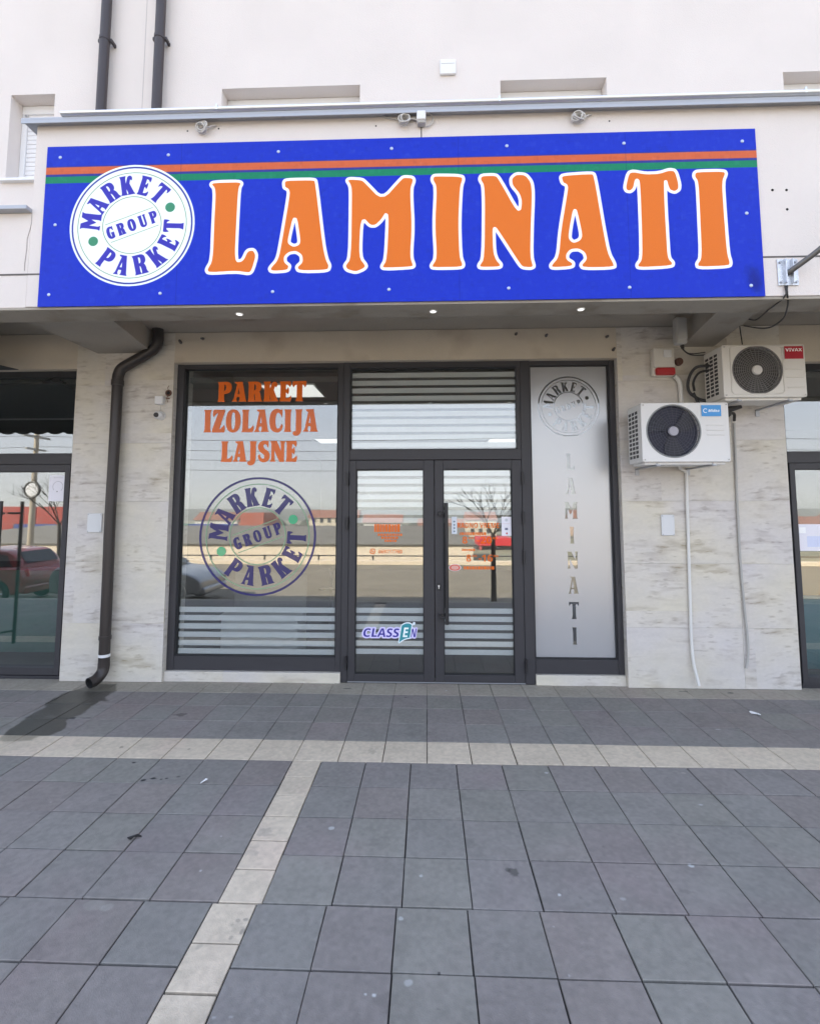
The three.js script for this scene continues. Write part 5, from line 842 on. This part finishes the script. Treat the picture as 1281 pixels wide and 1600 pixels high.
// barrier wall along the road, low sheds, containers, far houses
{
  const sunny = std({ map: every(plasterMap, 5), color: rgb(1.02, 0.94, 0.78), roughness: 0.9 });
  const b = tag(group('barrier_wall'), 'low pale barrier wall along the far side of the road', 'wall');
  obj('wall', [box(-60, 60, -0.86, -0.67, 17.5, 17.8, 0.02)], sunny, b); obj('rail', [box(-60, 60, -0.49, -0.44, 17.6, 17.66)], M.greyTube, b); const ps = []; for (let x = -60; x < 60; x += 2.5) ps.push(box(x, x + 0.07, -0.67, -0.44, 17.6, 17.66)); obj('post', ps, M.greyTube, b);
  const s = tag(group('long_shed'), 'long low cream shed with a grey roof across the road', 'building');
  obj('wall', [box(-40, 3.2, -3.4, -0.82, 30, 46)], sunny, s);
  const rf = new THREE.Shape(); rf.moveTo(-30, -0.82); rf.lineTo(-46, 0.05); rf.lineTo(-46, -0.1); rf.lineTo(-46.2, -0.9); rf.closePath();
  const roof = new THREE.BufferGeometry(); roof.setAttribute('position', new THREE.Float32BufferAttribute([-40.4, -0.80, 29.94, 3.4, -0.80, 29.94, 3.4, -0.1, 46.4, -40.4, -0.80, 29.94, 3.4, -0.1, 46.4, -40.4, -0.1, 46.4, -40.4, -0.86, 29.94, 3.4, -0.86, 29.94, 3.4, -0.80, 29.94, -40.4, -0.86, 29.94, 3.4, -0.80, 29.94, -40.4, -0.80, 29.94], 3)); roof.computeVertexNormals();
  obj('roof', metric(roof), std({ map: every(concreteMap, 6), color: rgb(0.55, 0.55, 0.55), roughness: 0.9, side: THREE.DoubleSide }), s);
  obj('gutter', [box(-40.4, 3.4, -0.92, -0.86, 29.9, 29.98)], M.greyTube, s);
  const mats = { red: std({ color: rgb(0.40, 0.05, 0.03), roughness: 0.7 }), blue: std({ color: rgb(0.03, 0.07, 0.30), roughness: 0.7 }), green: std({ color: rgb(0.08, 0.25, 0.17), roughness: 0.7 }) };
  [[-62, 'red', 0], [-55.7, 'blue', 0], [-49.4, 'red', 0], [-43.1, 'red', 0], [-36.8, 'green', 0], [-30.5, 'blue', 0], [-58.8, 'red', 1], [-52.5, 'red', 1]].forEach(([x, col, up], i) => {
    const g = tag(group('shipping_container'), `${col} shipping container ${['far left at the end of the row', 'beside the outermost red one', 'third in the yard row', 'fourth in the yard row', 'next to the inner end of the row', 'at the inner end of the row', 'stacked above the far left ones', 'stacked above the third one'][i]} beyond the street`, 'container', 'containers in the yard'); g.position.set(x, -3.4 + up * 2.45, 65 - 0);
    g.position.y = -3.0 + up * 2.5;
    obj('body', [box(-3.05, 3.05, 0, 2.45, -1.2, 1.2)], mats[col], g); const r = []; for (let q = -2.9; q < 3; q += 0.3) r.push(box(q, q + 0.14, 0.1, 2.35, -1.24, -1.2)); obj('corrugation', r, mats[col], g);
    obj('base', [box(-3, 3, -0.6, 0, -1.1, 1.1)], M.concrete, g);
  });
  const tile = std({ color: rgb(0.27, 0.11, 0.07), roughness: 0.9 }), wl = [std({ color: rgb(0.6, 0.52, 0.4), roughness: 0.9 }), std({ color: rgb(0.62, 0.6, 0.56), roughness: 0.9 }), std({ color: rgb(0.5, 0.36, 0.28), roughness: 0.9 })];
  const house = (x, z, w, h, d, m, label, y0) => { const g = tag(group('far_house'), label, 'house', 'houses far beyond the street'); g.position.set(x, y0, z); obj('wall', [box(-w / 2, w / 2, 0, h, 0, d)], wl[m], g); const q = new THREE.Shape(); q.moveTo(-d / 2 - 0.4, 0); q.lineTo(d / 2 + 0.4, 0); q.lineTo(0, 2.2); q.closePath(); obj('roof', extr(q, w + 0.8).rotateY(Math.PI / 2).translate(-w / 2 - 0.4, h + 0.003, d / 2), tile, g); const wn = []; for (let i = -w / 2 + 1; i < w / 2 - 1; i += 2.2) for (let y = 1; y < h - 1.4; y += 2.8) wn.push(box(i, i + 1, y, y + 1.3, -0.03, 0.02)); obj('window', wn, M.black, g); };
  const HW = [8, 12, 9, 14, 10, 11, 8, 13, 9, 12, 10, 9, 14, 8];
  let hx = -75; HW.forEach((w, i) => { house(hx + w / 2, 118 + (i * 37 % 23), w, 3.0 + (i * 13 % 5) * 0.55, 8, i % 3, `small ${['beige', 'white', 'brown'][i % 3]} house with a red roof, number ${['one', 'two', 'three', 'four', 'five', 'six', 'seven', 'eight', 'nine', 'ten', 'eleven', 'twelve', 'thirteen', 'fourteen'][i]} from the left in the far row`, -6.2); hx += w + 2 + (i * 7 % 5); });
  const h2 = tag(group('red_roofed_hall'), 'large hall with a bright red roof beyond the sheds', 'building'); h2.position.set(-35.5, -5.5, 95); obj('wall', [box(-2.2, 2.2, 0, 3.5, 0, 8)], wl[1], h2); obj('roof', [box(-2.4, 2.4, 3.52, 6.3, -0.3, 8.3, 0.1)], std({ color: rgb(0.38, 0.10, 0.06), roughness: 0.8 }), h2);
  const st = tag(group('roadside_shop'), 'dark roadside shop with a wide bright red fascia', 'building'); st.position.set(7.8, -4.2, 55);
  obj('wall', [box(-1.9, 2.2, 0, 1.45, 0, 5)], std({ color: rgb(0.09, 0.08, 0.08), roughness: 0.8 }), st); obj('fascia', [box(-1.7, 2.3, 1.452, 2.35, -0.6, 4.8, 0.04)], std({ color: rgb(0.62, 0.02, 0.025), roughness: 0.5 }), st); obj('post', [box(-1.6, -1.35, 0, 1.45, -0.5, -0.25)], std({ color: rgb(0.5, 0.1, 0.1), roughness: 0.5 }), st); obj('goods', [box(0.2, 0.9, 0, 0.5, -1, -0.3), box(1.1, 1.9, 0, 0.7, -1, -0.4)], wl[1], st);
  // a far ridge and a dark belt of trees close the view
  const hm = std({ color: rgb(0.075, 0.08, 0.06), roughness: 1 }), P = [], top = (x) => -1 + 5 * fbm(x / 160 + 50, 3.3, 1000, 4, 401), N = 160;
  for (let i = 0; i < N; i++) { const a = -900 + i * 1800 / N, b = a + 1800 / N; P.push(a, -8, 330, b, -8, 330, b, top(b), 460, a, -8, 330, b, top(b), 460, a, top(a), 460, a, top(a), 460, b, top(b), 460, b, -8, 620, a, top(a), 460, b, -8, 620, a, -8, 620); }
  const hg = new THREE.BufferGeometry(); hg.setAttribute('position', new THREE.Float32BufferAttribute(P, 3)); hg.computeVertexNormals(); struct(obj('hills', hg, hm));
  const blobs = []; for (let i = 0; i < 260; i++) { const x = -260 + i * 2 + rr(-1, 1), r = rr(1.2, 2.6); blobs.push(new THREE.IcosahedronGeometry(r, 1).scale(1, rr(0.8, 1.5), 1).translate(x, -6.2 + r * rr(0.4, 0.9), 170 + rr(-8, 8))); }
  const bl = obj('tree_belt', blobs, hm); tag(bl, 'dark belt of far trees beyond the houses', 'trees'); bl.userData.kind = 'stuff';
}
// the neighbour's awning, left of the picture
{
  const a = tag(group('awning'), 'dark fabric awning with a scalloped edge and a pale front rail before the left neighbour', 'awning'); const fm = std({ color: rgb(0.03, 0.03, 0.032), roughness: 0.9, side: THREE.DoubleSide });
  const y0 = 3.07, y1 = 2.96, g = new THREE.BoxGeometry(5.4, 0.006, 1.6).rotateX(Math.atan2(y0 - y1, 1.3)).translate(-6.8, (y0 + y1) / 2, 0.95); obj('fabric', g, fm, a);
  obj('front_rail', [box(-9.5, -4.1, 2.94, 2.985, 1.58, 1.63, 0.01)], M.whiteMetal, a);
  const s = new THREE.Shape(); s.moveTo(-9.5, 2.95); s.lineTo(-9.5, 2.76); for (let i = 0; i < 23; i++) { const x = -9.5 + i * 0.23; s.quadraticCurveTo(x + 0.115, 2.70, x + 0.23, 2.765); } s.lineTo(-4.21, 2.95); s.closePath(); obj('scalloped_edge', extr(s, 0.004).translate(0, 0, 1.612), std({ color: rgb(0.05, 0.045, 0.042), roughness: 0.9 }), a);
}
scene.traverse((o) => { if (o.isMesh) { o.castShadow = true; o.receiveShadow = true; } });
renderer.render(scene, camera);
